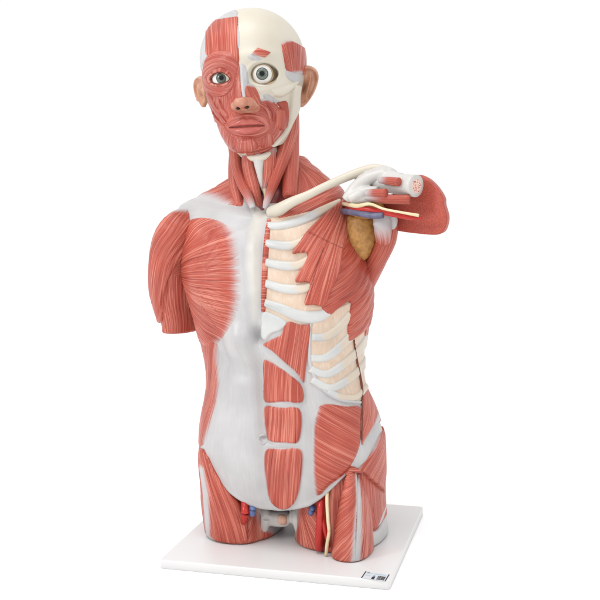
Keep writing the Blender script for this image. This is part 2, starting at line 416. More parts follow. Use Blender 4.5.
# ---- base board with rounded edges
def rounded_box(name, hx, hy, z0, z1, r, mat, parent, nc=6):
    V = []; F = []; prof = [(r*1.0, z0), (0, z0+r*.3), (0, z1-r)]+[(r*(1-math.cos(a)), z1-r+r*math.sin(a)) for a in np.linspace(.3, math.pi/2, 5)]
    ring = []
    for cx, cy, a0 in ((1, 1, 0), (-1, 1, 90), (-1, -1, 180), (1, -1, 270)):
        for k in range(nc+1):
            a = math.radians(a0+90*k/nc); ring.append((cx, cy, math.cos(a), math.sin(a)))
    for (ins, z) in prof:
        rc = .006
        for cx, cy, ca, sa in ring: V.append((cx*(hx-rc)+ca*(rc-ins), cy*(hy-rc)+sa*(rc-ins), z))
    n = len(ring)
    for i in range(len(prof)-1):
        for j in range(n): F.append((i*n+j, i*n+(j+1) % n, (i+1)*n+(j+1) % n, (i+1)*n+j))
    F.append(tuple(range(n-1, -1, -1))); F.append(tuple((len(prof)-1)*n+j for j in range(n)))
    return link_mesh(name, V, F, mat, parent, label=None)
board = rounded_box('base_board', .188, .193, -ZB, 0, .002, M['board'], ROOT)

# ------------------------------------------------------------------ TRUNK
BETA = math.radians(6)
rows = [(156, 237, 302, .03, .045, .055, 2.1), (165, 236, 311, .03, .05, .06, 2.1), (176, 231, 324, .03, .055, .065, 2.2), (185, 220, 334, .03, .060, .07, 2.2),
        (193, 207, 342, .028, .064, .072, 2.2), (200, 191, 347, .025, .070, .078, 2.3), (206, 182, 349, .022, .076, .08, 2.3), (212, 177, 350, .02, .084, .085, 2.3), (225, 174, 353, .015, .096, .09, 2.3),
        (240, 181, 358, .01, .105, .095, 2.3), (260, 182, 367, .01, .113, .10, 2.3), (277, 184, 370, .005, .114, .10, 2.3), (300, 190, 370, 0, .115, .10, 2.3),
        (325, 197, 367, 0, .112, .10, 2.3), (345, 202, 364, 0, .109, .10, 2.3), (365, 206, 363, 0, .108, .098, 2.3), (385, 207, 366, 0, .110, .096, 2.3),
        (400, 205, 373, 0, .113, .098, 2.3), (415, 202, 379, 0, .117, .10, 2.3), (430, 200, 383, 0, .120, .10, 2.3), (450, 199.5, 384, 0, .120, .102, 2.3),
        (470, 201, 384, 0, .116, .104, 2.3), (487, 203, 382, 0, .106, .104, 2.3), (500, 205, 380, 0, .090, .10, 2.3), (512, 210, 376, 0, .07, .09, 2.3)]
TR = Loft(rows, BETA, R=.13)
B = TR.bump_px
B((205, 275), .03, .045, .010)            # pectoral
B((310, 250), .03, .045, .008)            # left chest
B((262, 260), .012, .06, -.005)           # sternal furrow
B((241, 340), .014, .020, .016); B((219, 350), .010, .03, -.010); B((228, 362), .016, .010, -.005); B((232, 460), .03, .02, .003); B((238, 372), .03, .010, -.004); B((222, 440), .02, .05, .002)           # upper rectus bulge
B((256.5, 338), .004, .010, -.010)        # slit beside xiphoid
B((262, 400), .005, .09, -.009); B((256, 334), .0035, .009, -.008)           # linea alba furrow
B((284, 385), .016, .07, .006); B((238, 415), .018, .05, .006)
B((305, 400), .006, .07, -.004)
B((340, 445), .03, .03, .006)
B((263.5, 438.5), .003, .003, -.005)
B((270, 205), .010, .012, -.012)          # jugular notch
TR.flush()
rim = [(203.5, 451), (207, 457), (212, 470), (220, 484), (230, 495), (240, 502), (252, 508), (264, 511), (280, 512.5), (297, 511), (310, 508), (321, 501), (332, 491), (342, 481), (351, 473), (362, 474), (373, 484), (384, 497), (390, 506)]
q = TR.sz(rim); q = q[q[:, 0].argsort()]; TR.rim = (q[:, 0]/TR.R, q[:, 1], .075); TR.grid = None
trunk = TR.mesh('trunk', M['fascia'], ROOT, nth=420, zs=np.linspace(TR.z0, TR.z1, 440))

MU, SO, CU, FA = M['muscle'], M['muscle_soft'], M['muscle_cut'], M['fascia']
# back and flank skin of muscle
thb = [x*TR.R for x in (-math.pi/2+.0, 0)]
def side_sheet(ch, name, th0, th1, z0, z1, mat, parent, h=.0015, along_z=True, res=.004, ten=None, label=None):
    ths = np.arange(th0, th1, res/ch.R); zs = np.arange(z0, z1, res); T, Z = np.meshgrid(ths, zs)
    d = np.minimum(np.minimum(T-th0, th1-T)*ch.R, np.minimum(Z-z0, z1-Z)); of = -.001+(h+.001)*sstep(0, .006, d)
    V = ch.P(T, Z)+ch.normal(T, Z)*of[..., None]; n, m = T.shape; F = []
    for i in range(n-1):
        for j in range(m-1): F.append((i*m+j, i*m+j+1, (i+1)*m+j+1, (i+1)*m+j))
    fib = np.stack([T.ravel()*ch.R, Z.ravel(), np.full(T.size, 2.2)], -1) if along_z else np.stack([Z.ravel(), T.ravel()*ch.R, np.full(T.size, 2.2)], -1)
    te = np.zeros(T.size) if ten is None else ten(T.ravel(), Z.ravel())
    return link_mesh(name, V.reshape(-1, 3), F, mat, parent, fib, te, label=label)
zt = TR.z1
side_sheet(TR, 'back_muscle', math.pi+.55, 2*math.pi-.45, TR.z0+.01, zt-.01, MU, trunk, ten=lambda t, z: np.exp(-((t-1.5*math.pi)/.12)**2))

# --- screen-left chest, shoulder and flank
patch(TR, 'shoulder_aponeurosis', [(176, 214), (186, 201), (204, 193), (222, 198), (243, 204), (262, 211), (262, 224), (240, 232), (212, 226), (190, 222)], FA, trunk, soft=True, h=.002, w=.022, along=((185, 212), (230, 214)), bulge=.002)
patch(TR, 'pectoral_muscle', [(170, 262), (176, 240), (188, 220), (205, 212), (226, 217), (239, 235), (242, 265), (243, 285), (242, 302), (237, 318), (228, 332), (216, 348), (206, 352), (196, 340), (186, 300)],
      MU, trunk, soft=True, h=.006, w=.03, fan=(160, 282), res=.0014, lines=[([(188+22*math.cos(a), 279+22*math.sin(a)), (188+r_*math.cos(a), 279+r_*math.sin(a))], .0009, .0016) for a, r_ in ((-1.05, 58), (-.82, 62), (-.62, 55), (-.42, 60), (-.24, 52), (-.08, 56), (.10, 54), (.26, 58), (.42, 56), (.6, 60), (.8, 56), (1.0, 60))], fades=[([(222, 208), (243, 228), (248, 262), (249, 285), (248, 303), (242, 322), (230, 340), (218, 356)], 17)], fasc=.0013, fascp=.008)
patch(TR, 'flank_muscle', [(188, 300), (202, 316), (212, 333), (220, 350), (221, 385), (218, 405), (212, 425), (204, 445), (192, 445), (185, 400), (184, 350)],
      MU, trunk, soft=True, h=.002, w=.012, fan=(225, 250), fades=[([(223, 348), (222, 385), (219, 405), (213, 425), (206, 445)], 12)], fasc=.0006)
side_sheet(TR, 'lateral_muscle', math.pi-.22, math.pi+.62, TR.z0+.05, U(190, 230, y=0)[2], MU, trunk, h=.002)
# trapezius, both sides
patch(TR, 'trapezius_muscle', [(236, 160), (234, 174), (222, 184), (207, 191), (196, 197), (206, 203), (220, 206), (232, 206), (243, 206), (244, 190), (243, 170)], MU, trunk, h=.003, w=.005, fan=(262, 150),
      fades=[([(190, 200), (208, 203), (222, 209)], 12)], fasc=.001)
patch(TR, 'trapezius_muscle', [(293, 150), (300, 154), (315, 164), (335, 180), (346, 186), (336, 190), (316, 194), (304, 198), (292, 196), (290, 175)], MU, trunk, h=.003, w=.005, fan=(288, 125), fasc=.0015, fascp=.007,
      label='trapezius muscle sloping from the neck to the raised arm')

patch(TR, 'scalene_and_hollow_shade', [(246, 180), (252, 196), (257, 207), (262, 211.5), (266, 208), (270, 204), (284, 203), (300, 198), (320, 188), (322, 176), (300, 168), (270, 166)], M['neckdark'], trunk, h=.0022, w=.004)  # dark red scalenes, plus the shade of the throat hollow painted in
# --- sternum and rib cage, screen right
patch(TR, 'sternum', [(247, 208), (258, 203), (266, 211), (276, 206), (282, 214), (268, 222), (264, 240), (263, 300), (260, 322), (255, 330), (248, 318), (243, 260)], M['sternum'], trunk, soft=True, h=.0022, w=.012, bulge=.001, edgefade=.010, embed=.0004)
patch(TR, 'intercostal_membrane', [(268, 220), (290, 213), (320, 203), (340, 198), (336, 216), (318, 240), (312, 262), (318, 290), (328, 306), (322, 320), (300, 325), (270, 322), (262, 312), (264, 260)], M['membrane'], trunk, h=.0012, w=.003)
RIB = [([(266, 226), (282, 226), (304, 220), (322, 211), (340, 202)], 9.5, .35), ([(264, 243), (286, 246), (300, 243), (316, 232)], 10, .35), ([(264, 262), (286, 266), (302, 264), (322, 250)], 10.5, .6),
       ([(264, 283), (286, 289), (306, 288), (322, 280)], 10.5, .7)]
for pts, w_, tb in RIB:
    ribbon(TR, 'rib', pts, [w_*.9, w_, w_*1.05, w_*.8], M['cartilage'], trunk, h=.0058, edgefade=.0022, w=.006, fades=[([pts[-1], pts[-2]], 16)])
ribbon(TR, 'rib', [(263, 302), (280, 308), (300, 316), (318, 316), (330, 310)], [9, 11, 13, 14, 10], M['cartilage'], trunk, h=.0058, edgefade=.003)
patch(TR, 'rib', [(262, 312), (275, 314), (288, 322), (282, 330), (272, 334), (266, 341), (262, 334)], M['cartilage'], trunk, h=.004, w=.004, label='jagged white cartilage end above the rectus muscle')
ribbon(TR, 'cut_pectoral_edge', [(269.5, 219), (267, 240), (265.3, 265), (264.3, 290), (263.5, 312)], [5, 6.5, 7, 6.5, 5], CU, trunk, h=.0055, along=((264, 265), (284, 265)), guide=None, res=.001, fasc=.001, fascp=.003,
       label='narrow cut edge of muscle running down beside the breastbone')
ribbon(TR, 'subclavius_muscle', [(278, 218), (292, 212), (312, 202), (335, 190), (352, 180)], [3, 12, 21, 24, 22], MU, trunk, h=.006, fasc=.0006)

# lower ribs
patch(TR, 'intercostal_membrane', [(312, 320), (326, 313), (342, 305), (360, 300), (372, 320), (370, 345), (366, 366), (368, 386), (360, 402), (340, 401), (324, 391), (312, 380), (309, 355)], M['membrane'], trunk, h=.002, w=.004)
RIBL = [([(311, 337), (326, 336), (340, 326), (350, 312)], 8), ([(310, 358), (326, 357), (342, 344), (358, 326), (366, 312)], 8), ([(309, 368), (326, 374), (344, 363), (360, 347), (368, 334)], 8),
        ([(311, 379), (330, 388), (348, 379), (362, 365), (368, 356)], 8), ([(326, 390), (340, 397), (356, 397), (367, 384)], 7)]
for k, (pts, w_) in enumerate(RIBL):
    ribbon(TR, 'rib', pts, [w_*1.1, w_*1.2, w_*1.2, w_*.9], M['cartilage'], trunk, h=.0048, edgefade=.0025, w=.006, fades=[([pts[-1], pts[-2], pts[-3]], 10)])
ribbon(TR, 'costal_margin', [(311, 322), (309.5, 345), (311, 368), (322, 388), (340, 400), (361, 403)], [3, 4, 5, 5, 5, 4], M['fascia'], trunk, h=.004)
for pts in ([(318.5, 319), (319, 327)], [(323.5, 346), (323.3, 355)], [(325.5, 369), (326, 374)], [(352, 337), (354, 355), (359.5, 385), (360.6, 402)]):
    ribbon(TR, 'seam', pts, .55, M['groove'], trunk, h=.0062 if len(pts) > 2 else .0032, res=.0008)

tube('seam', [TR.P(np.array([a/TR.R]), np.array([b]))[0]+TR.normal(np.array([a/TR.R]), np.array([b]))[0]*.0030 for a, b in TR.sz([(360.8, 400), (361.2, 412), (361.2, 425), (360.8, 434), (360.5, 440)])], .0011, M['groove'], trunk, nseg=8)
# --- rectus abdominis segments
rec = dict(fasc=.0011, fascp=.004, soft=True)
patch(TR, 'rectus_muscle', [(283, 324), (289, 320), (300, 323), (312, 325), (310.5, 345), (308, 362), (304.5, 384), (295, 373), (283, 362), (272, 352), (262.5, 345), (269, 339), (280, 334)], MU, trunk, h=.0045, w=.005,
      along=((292, 330), (286, 370)), edgefade=.004, fades=[([(264, 347), (272, 355), (284, 365), (295, 376), (305, 387)], 4)], **rec)
patch(TR, 'rectus_muscle', [(263.5, 360), (272, 361), (290, 373.5), (302.5, 386), (302.8, 403), (285, 402.5), (264, 402), (263, 380)], MU, trunk, h=.0045, w=.005, along=((282, 370), (281, 400)), edgefade=.0035, **rec)
patch(TR, 'rectus_muscle', [(263.5, 406.5), (280, 406.5), (301, 409.5), (300.3, 441), (285, 443.5), (269, 441.5), (264.5, 431)], MU, trunk, h=.0045, w=.005, along=((282, 410), (281, 440)), edgefade=.0035, **rec)
patch(TR, 'rectus_muscle', [(264, 450.5), (282, 448), (301.5, 448.5), (303.5, 468), (299, 496), (291, 507.5), (280, 509), (268.5, 500), (264.5, 480)], MU, trunk, h=.0045, w=.005, along=((284, 452), (281, 505)), edgefade=.0035, **rec)
ribbon(TR, 'tendon_band', [(263, 352), (276, 364), (290, 374), (304, 391)], [4, 5, 5.5, 6], FA, trunk, soft=True, h=.0012, w=.006)
ribbon(TR, 'tendon_band', [(262, 404), (282, 404), (302, 407)], 6, FA, trunk, soft=True, h=.0012, w=.006)
ribbon(TR, 'tendon_band', [(262, 446), (282, 445), (302, 445)], 7, FA, trunk, soft=True, h=.0012, w=.006)
th_ = np.linspace(0, 2*math.pi, 13)[:-1]
ribbon(TR, 'navel', [(263.5+4.4*math.cos(a), 439+4.6*math.sin(a)) for a in np.linspace(0, 2*math.pi*.97, 12)], 2.6, FA, trunk, h=.0022, res=.001)

# --- pectoralis minor and serratus
patch(TR, 'serratus_muscle', [(344, 225), (352, 236), (362, 247), (374, 258), (378, 280), (378, 310), (374, 322), (366, 328), (360, 334), (347, 342), (346, 332), (347, 318), (349, 302), (338, 309), (327, 316), (320, 300), (328, 260)],
      SO, trunk, h=.006, w=.006, along=((370, 270), (335, 315)), fasc=.0024, fascp=.016, bulge=.002)
patch(TR, 'serratus_muscle', [(368, 318), (376, 318), (374, 335), (366, 341), (363, 334)], SO, trunk, h=.004, w=.003, along=((370, 320), (365, 340)), label='small lowest serratus tip on the flank')
patch(TR, 'pectoralis_minor_muscle', [(344, 199), (349.5, 206), (348, 222), (344.5, 240), (341, 255), (338, 272), (330, 292), (324, 306), (313, 305), (304, 304), (309, 284), (301, 283), (294.5, 281), (302, 266), (307, 254), (300, 253.5), (291.5, 253.5), (300, 241), (307, 231), (322, 216), (337, 203)],
      MU, trunk, h=.0095, w=.004, fan=(350, 180), fpx=True, fades=[([(347, 195)], 20)], fasc=.0018, fascp=.007, smooth=True, lines=[([(305, 233), (325, 243), (342, 251)], .0009, .003), ([(322, 250), (316, 268), (309, 300)], .0009, .003)])
ribbon(TR, 'seam', [(305, 233), (325, 243), (342, 251)], .6, M['groove'], trunk, h=.0106, res=.0008)
ribbon(TR, 'seam', [(321, 252), (315, 270), (307, 298)], .6, M['groove'], trunk, h=.0106, res=.0008)

# --- belly wall rim and oblique, screen right
patch(TR, 'oblique_muscle', [(317, 408), (323, 403.5), (332, 403.5), (345, 405.5), (360, 406.5), (361, 425), (360, 446), (353, 463), (344, 475), (330, 486), (321, 495), (314.5, 494), (312, 475), (312, 447), (313, 423)],
      MU, trunk, h=.005, w=.009, soft=True, guide=[(300, 388), (330, 410), (372, 434)], edgefade=.003, fades=[([(316, 402), (311, 425), (310, 447), (310, 475), (313, 496)], 7), ([(316, 401), (335, 400), (362, 402)], 6)], fasc=.0012, fascp=.009, bulge=.002)
patch(TR, 'flank_muscle', [(361, 397), (367, 381), (376, 396), (388, 412), (386, 420), (376, 424), (368, 436), (361, 444)], MU, trunk, h=.003, w=.004, along=((366, 385), (366, 430)), fades=[([(372, 392), (380, 412), (374, 428), (364, 444)], 6)])
patch(TR, 'gluteal_muscle', [(374, 445), (381, 432), (392, 425), (398, 450), (396, 485), (390, 504), (380, 492), (371, 482), (363, 474), (357, 469), (366, 460)], MU, trunk, h=.004, w=.006, along=((388, 440), (366, 486)), fades=[([(380, 425), (372, 445), (356, 465)], 9)], fasc=.001)

patch(TR, 'hip_muscle', [(345, 471), (350, 466), (356, 467), (361, 470), (363, 476), (356, 477), (350, 476), (345, 475)], MU, trunk, h=.006, w=.004, along=((346, 472), (362, 472)))
# ------------------------------------------------------------------ PELVIS AND THIGHS
LT = Loft([(425, 204, 262, 0, .06, .08, 2.2), (437, 202.5, 265, 0, .078, .09, 2.2), (452, 201, 268, 0, .088, .095, 2.2), (475, 203, 274, 0, .094, .095, 2.2), (500, 204.5, 280, 0, .090, .09, 2.3), (520, 207.5, 285, 0, .090, .088, 2.5), (535, 210.5, 288, 0, .092, .086, 2.6),
           (552, 214, 289, 0, .094, .085, 2.3)], BETA, zr=(0.0008, .17), R=.05)
RTH = Loft([(425, 302, 379, .0, .06, .06, 2.2), (450, 300, 383, .0, .088, .095, 2.2), (475, 298, 383, .0, .098, .095, 2.2), (500, 297, 383, .0, .094, .09, 2.3), (520, 297, 385, 0, .094, .088, 2.3), (535, 297, 387, 0, .095, .086, 2.4),
            (552, 297, 389, 0, .096, .085, 2.4)], BETA, zr=(0.0008, .17), R=.055)
for c, x in ((LT, 0), (RTH, 1)): print('thigh z', c.tab[:, 0].round(3), c.tab[:, 1].round(3))
LT.bump_px((250, 500), .006, .05, -.008); LT.bump_px((228, 520), .018, .05, .006); LT.bump_px((266, 540), .018, .03, .002); LT.flush()
thigh_l = LT.mesh('thigh_stump', M['under'], ROOT, nth=140, zs=np.linspace(LT.z0, LT.z1, 90))
thigh_r = RTH.mesh('thigh_stump', M['under'], ROOT, nth=140, zs=np.linspace(RTH.z0, RTH.z1, 90))
thigh_l['label'] = 'thigh stump without a separate front lobe'; thigh_r['label'] = 'thigh stump with nerve and large front lobe'
patch(LT, 'thigh_muscle', [(196, 446), (206, 452), (214, 470), (226, 488), (240, 502), (247, 510), (248, 530), (247, 549), (230, 551), (214, 549), (206, 540), (200, 500), (196, 470)], MU, thigh_l, h=.005, w=.006, guide=[(206, 452), (214, 480), (226, 515), (235, 548)],
      fades=[([(204, 470), (207.5, 492), (210, 535), (212, 545)], 8)], fasc=.0016, fascp=.008, lines=[([(208, 460), (222, 500), (238, 548)], .0012, .003)])
patch(LT, 'thigh_muscle', [(249, 508), (262, 505), (270, 520), (286, 527), (290, 550), (262, 555), (246, 550), (247, 530)], MU, thigh_l, h=.004, w=.006, fan=(262, 470), fades=[([(262, 506), (268, 526), (288, 530)], 11)], fasc=.0012, fascp=.006)
patch(RTH, 'thigh_muscle', [(300, 500), (312, 500), (320, 520), (324, 560), (310, 562), (296, 552), (294, 530)], MU, thigh_r, h=.004, w=.005, fan=(300, 480), fades=[([(298, 505), (297, 530)], 13)], fasc=.0012, fascp=.006)
patch(RTH, 'thigh_muscle', [(330, 485), (345, 470), (356, 476), (350, 500), (342, 530), (334, 560), (324, 566), (326, 530)], MU, thigh_r, h=.005, w=.006, fan=(340, 430), fasc=.0012, fascp=.006)
patch(RTH, 'thigh_muscle', [(358, 470), (370, 462), (384, 478), (392, 495), (388, 510), (378, 526), (368, 530), (362, 510)], MU, thigh_r, h=.005, w=.006, along=((372, 470), (376, 525)), fades=[([(386, 500), (376, 528)], 3)], fasc=.001)
patch(RTH, 'iliotibial_band', [(378, 528), (390, 500), (396, 520), (398, 560), (370, 566), (366, 545), (370, 532)], FA, thigh_r, h=.003, w=.005, along=((385, 505), (385, 550)))
# front lobe
LB = Loft([(468, 347, 362, -.080, .020, .05, 2.1), (480, 345, 364, -.082, .030, .05, 2.2), (500, 341, 367, -.084, .036, .05, 2.3), (520, 337, 370, -.084, .042, .05, 2.3), (540, 334, 372, -.084, .046, .05, 2.4),
           (556, 332, 373, -.084, .049, .05, 2.4), (575, 332, 374, -.084, .05, .05, 2.4)], BETA, zr=(0.0008, U(354, 470, y=-.08)[2]), R=.03, nth=200, nz=140)
lobe = LB.mesh('rectus_femoris_stump', M['under'], thigh_r, nth=90, zs=np.linspace(LB.z0, LB.z1, 90)); lobe['label'] = 'front thigh lobe with a white feather-shaped tendon'
patch(LB, 'thigh_muscle', [(350, 470), (356, 474), (357, 500), (356, 530), (354, 574), (334, 572), (326, 560), (330, 530), (338, 500)], MU, thigh_r, h=.002, w=.003, fan=(362, 440), fades=[([(356, 474), (358, 500), (357, 530), (355, 570)], 9)], fasc=.0012, fascp=.006)
patch(LB, 'thigh_muscle', [(358, 474), (364, 478), (372, 500), (377, 530), (379, 560), (370, 572), (354, 574), (356, 530)], MU, thigh_r, h=.002, w=.003, fan=(350, 440), fades=[([(356, 474), (358, 500), (357, 530), (355, 570)], 9)], fasc=.0012, fascp=.006)

# pubic bones
c = U(277, 521, y=-.045)
pp = [blob('j', U(279, 518, y=-.045), (.024, .020, .013), FA, ROOT, pw=.7), tube('j', [U(262, 508, y=-.05), U(266, 517, y=-.062), U(264, 530, y=-.055)], [.007, .009, .007], FA, ROOT),
      tube('j', [U(297, 508, y=-.05), U(296, 518, y=-.062), U(299, 532, y=-.055)], [.006, .008, .006], FA, ROOT), blob('j', U(268, 517, y=-.055), (.008, .01, .012), FA, ROOT), blob('j', U(293, 517, y=-.055), (.008, .01, .012), FA, ROOT)]
pub = fuse('pubic_bone', pp, M['bonew'], ROOT, .0014, 8)
blob('symphysis_cartilage', U(282, 519.5, y=-.058), (.010, .008, .009), plain_mat('symphysis_orange', (.62, .34, .24), (.76, .52, .40), 90, .4, .1), pub, pw=.7)
# vessels and nerve of the groin
tube('femoral_artery', [U(243, 496, y=-.080), U(244.5, 505, y=-.096), U(245, 514, y=-.102), U(243.5, 523, y=-.094)], [.005, .006, .0065, .004], M['artery'], thigh_l)
tube('femoral_vein', [U(252, 502, y=-.08), U(252.5, 509, y=-.097), U(252, 515, y=-.095)], [.0055, .0055, .005], M['vein'], thigh_l)
tube('femoral_artery', [U(324, 490, y=-.085), U(321, 505, y=-.105), U(320, 522, y=-.108), U(319, 540, y=-.106), U(319, 549, y=-.10)], [.0045, .0055, .0062, .0065, .0065], M['artery'], thigh_r)
tube('femoral_artery', [U(321, 512, y=-.105), U(325, 530, y=-.108), U(329, 547, y=-.105)], [.004, .004, .003], M['artery'], thigh_r, label='side branch of the artery under the nerve')
tube('femoral_nerve', [U(328, 488, y=-.095), U(327, 500, y=-.114), U(328, 520, y=-.118), U(329, 532, y=-.118), U(327, 545, y=-.117), U(326, 555, y=-.112)], [.0028]*6, M['nerve'], thigh_r)
tube('femoral_vein', [U(312, 502, y=-.08), U(312, 509, y=-.097), U(310.5, 514, y=-.092)], [.005, .0055, .004], M['vein'], thigh_r)

# ------------------------------------------------------------------ RIGHT ARM STUMP (screen left)
AR = Loft([(209.5, 184, 199, -.004, .024, .024, 2.0), (211, 179, 203, -.004, .038, .034, 2.0), (214, 174, 206, -.006, .048, .042, 2.0), (218, 169, 209, -.008, .055, .05, 2.1), (226, 162, 212, -.009, .062, .055, 2.1), (236, 157, 211, -.006, .064, .06, 2.1), (250, 153.5, 209, -.002, .063, .06, 2.1), (270, 152, 206, .0, .064, .058, 2.1),
           (290, 152.5, 203, .006, .054, .054, 2.1), (305, 156, 200, .01, .047, .048, 2.1), (318, 160, 199, .01, .043, .043, 2.1), (331, 163, 198, .01, .040, .040, 2.1)], math.radians(14), R=.042, nth=240, nz=200)
arm = AR.mesh('arm_stump', M['muscle'], ROOT, nth=140, zs=np.linspace(AR.z0, AR.z1, 120), label='right upper arm stump cut below the shoulder') if False else AR.mesh('arm_stump', M['muscle'], ROOT, nth=140, zs=np.linspace(AR.z0, AR.z1, 120))
arm['label'] = 'upper arm stump hanging straight down'
patch(AR, 'pectoral_insertion', [(166, 256), (174, 248), (188, 234), (200, 226), (206, 236), (202, 262), (194, 286), (187, 281), (180, 276.5), (170, 275)], MU, arm, h=.0035, w=.004, fan=(158, 281), fasc=.0012, fascp=.007)
patch(AR, 'deltoid_muscle', [(168, 213), (178, 209), (194, 210), (206, 215), (209, 219), (204, 227), (195, 237), (188, 248), (181, 260), (172, 273), (166, 288), (163.5, 303), (162, 322), (150, 320), (140, 290), (140, 250), (152, 222)],
      MU, arm, h=.006, w=.006, guide=[(200, 214), (180, 232), (166, 258), (160, 290), (160, 320)], fades=[([(172, 207), (194, 207), (210, 213)], 8)], fasc=.0022, fascp=.008)
patch(AR, 'biceps_muscle', [(169, 262), (187, 262), (187, 290), (192, 308), (198, 330), (197, 335), (180, 336), (164, 334), (165, 310), (167, 290)], MU, arm, h=.003, w=.005, along=((178, 280), (180, 328)), fasc=.0018, fascp=.006)

# ------------------------------------------------------------------ NECK
NK = Loft([(78, 238, 288, .045, .040, .05, 2.1), (100, 236, 290, .042, .045, .05, 2.1), (120, 236, 292, .038, .045, .05, 2.1), (140, 236, 293, .036, .045, .05, 2.1), (160, 237, 294, .034, .043, .05, 2.1), (180, 238, 293, .03, .042, .05, 2.1), (200, 240, 296, .025, .045, .05, 2.1), (216, 240, 300, .02, .045, .05, 2.1)],
          math.radians(4), R=.045, nth=240, nz=160)
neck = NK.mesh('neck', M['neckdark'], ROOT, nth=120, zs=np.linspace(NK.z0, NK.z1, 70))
def ut(L, dy=0): return [U(a, b, y=c+dy) for a, b, c in L]
tube('sternohyoid_muscle', ut([(248, 150, -.035), (249, 165, -.045), (253, 185, -.048), (258, 202, -.046), (263, 212, -.04)]), [.010, .012, .011, .008, .005], MU, neck, flat=1.0, ref=(0, -1, 0), ten=[.6, 0, 0, 0, .2])
tube('sternohyoid_muscle', ut([(269, 148, -.035), (269, 163, -.046), (268, 175, -.048), (265, 188, -.044)]), [.012, .012, .010, .006], MU, neck, ref=(0, -1, 0), ten=[.7, 0, 0, .5])
tube('larynx', ut([(259, 146, -.04), (259, 160, -.052), (260, 172, -.052), (262, 184, -.046), (264, 192, -.038)]), [.010, .010, .0065, .0045, .003], M['bonew'], neck, ref=(0, -1, 0))
tube('trachea_fat', ut([(265, 188, -.047), (266, 195, -.044), (266.5, 203, -.04)]), [.004, .004, .003], M['nerve'], neck)
tube('hyoid_bone', ut([(238, 150, .0), (246, 156, -.04), (259, 158, -.056), (270, 154, -.045), (279, 147, -.01)]), [.005, .006, .0065, .006, .005], M['bone'], neck)
sc = [.45, 0, 0, 0, 0, .9]
tube('sternocleidomastoid_muscle', ut([(238, 112, .045), (233.5, 132, .03), (235, 150, .0), (238, 168, -.025), (243, 184, -.045), (249, 198, -.062), (253, 208, -.066)]), [.010, .012, .011, .011, .010, .007, .005], MU, neck, ref=(0, -1, 0), ten=[0, 0, 0, 0, 0, .3, .95], nseg=32)
tube('sternocleidomastoid_muscle', ut([(234, 150, .02), (234, 168, .0), (235, 184, -.02), (238, 198, -.035), (240, 207, -.045)]), [.008, .010, .011, .010, .008], MU, neck, ref=(0, -1, 0), nseg=32)
tube('sternocleidomastoid_muscle', ut([(291, 108, .035), (291, 128, .01), (285, 150, -.02), (278, 170, -.042), (272, 188, -.056), (267, 201, -.064), (265, 208, -.062)]), [.010, .013, .014, .011, .008, .006, .004], MU, neck, ref=(0, -1, 0), ten=[0, 0, 0, 0, 0, .6, 1], nseg=32)
tube('sternocleidomastoid_muscle', ut([(293, 106, .04), (293.5, 125, .02), (292, 145, .0), (291, 165, -.015), (290, 182, -.03), (290, 194, -.042), (290, 198, -.046)]), [.009, .010, .012, .014, .014, .013, .010], MU, neck, ref=(0, -1, 0), nseg=32)

# ------------------------------------------------------------------ RAISED ARM SIDE (screen right)
sh = ROOT
clav = tube('clavicle', [U(272, 213, y=-.060), U(280, 209, y=-.073), U(292, 202, y=-.082), U(308, 195, y=-.078), U(324, 187, y=-.066), U(342, 179, y=-.05), (U(360, 172, y=-.04)), U(374, 168.5, y=-.037), U(386, 169.5, y=-.04)],
            [.012, .0105, .0082, .0068, .0066, .007, .0075, .0075, .006], M['bone'], sh, nseg=28)
jp = [blob('j', U(372, 182, y=-.03), (.029, .030, .020), FA, sh), blob('j', U(384, 176, y=-.04), (.024, .022, .016), FA, sh), blob('j', U(352, 195, y=-.058), (.012, .012, .010), FA, sh),
      tube('j', [U(345, 200, y=-.066), U(355, 188, y=-.064), U(368, 179, y=-.060), U(386, 173, y=-.056)], [.007, .010, .011, .008], FA, sh, nseg=24),
      tube('j', [U(349, 199, y=-.070), U(362, 193, y=-.070), U(378, 190, y=-.068)], [.007, .010, .007], FA, sh, nseg=24),
      tube('j', [U(352, 202, y=-.066), U(366, 199, y=-.072), U(380, 198, y=-.076)], [.005, .006, .004], FA, sh, nseg=24),
      tube('j', [U(364, 176, y=-.04), U(380, 171, y=-.04), U(392, 172, y=-.05)], [.008, .009, .006], FA, sh, nseg=24),
      tube('j', [U(385, 181, y=-.05), U(402, 183, y=-.067)], [.0185, .0158], FA, sh, nseg=32)]
fuse('shoulder_joint', jp, M['bonew'], sh)
hp0, hp1 = U(368, 181, y=-.035), U(416.5, 186, y=-.085)
hum = tube('humerus', [hp0, hp0*.6+hp1*.4, hp1*.999+hp0*.001], [.020, .0155, .0175], M['bonew'], sh, nseg=40)
ax = (hp1-hp0)/np.linalg.norm(hp1-hp0)
def disc(name, c, ax, r, mat, parent, sx=1., off=.0004, n=40, jit=.06):
    b = np.cross(ax, (0, 0, 1)); b /= np.linalg.norm(b); a = np.cross(b, ax); V = [np.array(c)+ax*(off+.0012)]; F = []
    for k in (.5, .9, 1.):
        for j in range(n):
            q = 2*math.pi*j/n; rr = r*k*(1+jit*math.sin(3*q+1)); V.append(np.array(c)+ax*(off+(.0012 if k < .95 else -.001))+(b*math.cos(q)*sx+a*math.sin(q))*rr)
    for j in range(n): F.append((0, 1+j, 1+(j+1) % n))
    for i in range(2):
        for j in range(n): F.append((1+i*n+j, 1+(i+1)*n+j, 1+(i+1)*n+(j+1) % n, 1+i*n+(j+1) % n))
    return link_mesh(name, V, F, mat, parent)
m, nt, b = mat_new('marrow_spots'); tc = N(nt, 'ShaderNodeTexCoord'); v = N(nt, 'ShaderNodeTexVoronoi'); v.inputs['Scale'].default_value = 420; nt.links.new(tc.outputs['Object'], v.inputs['Vector'])
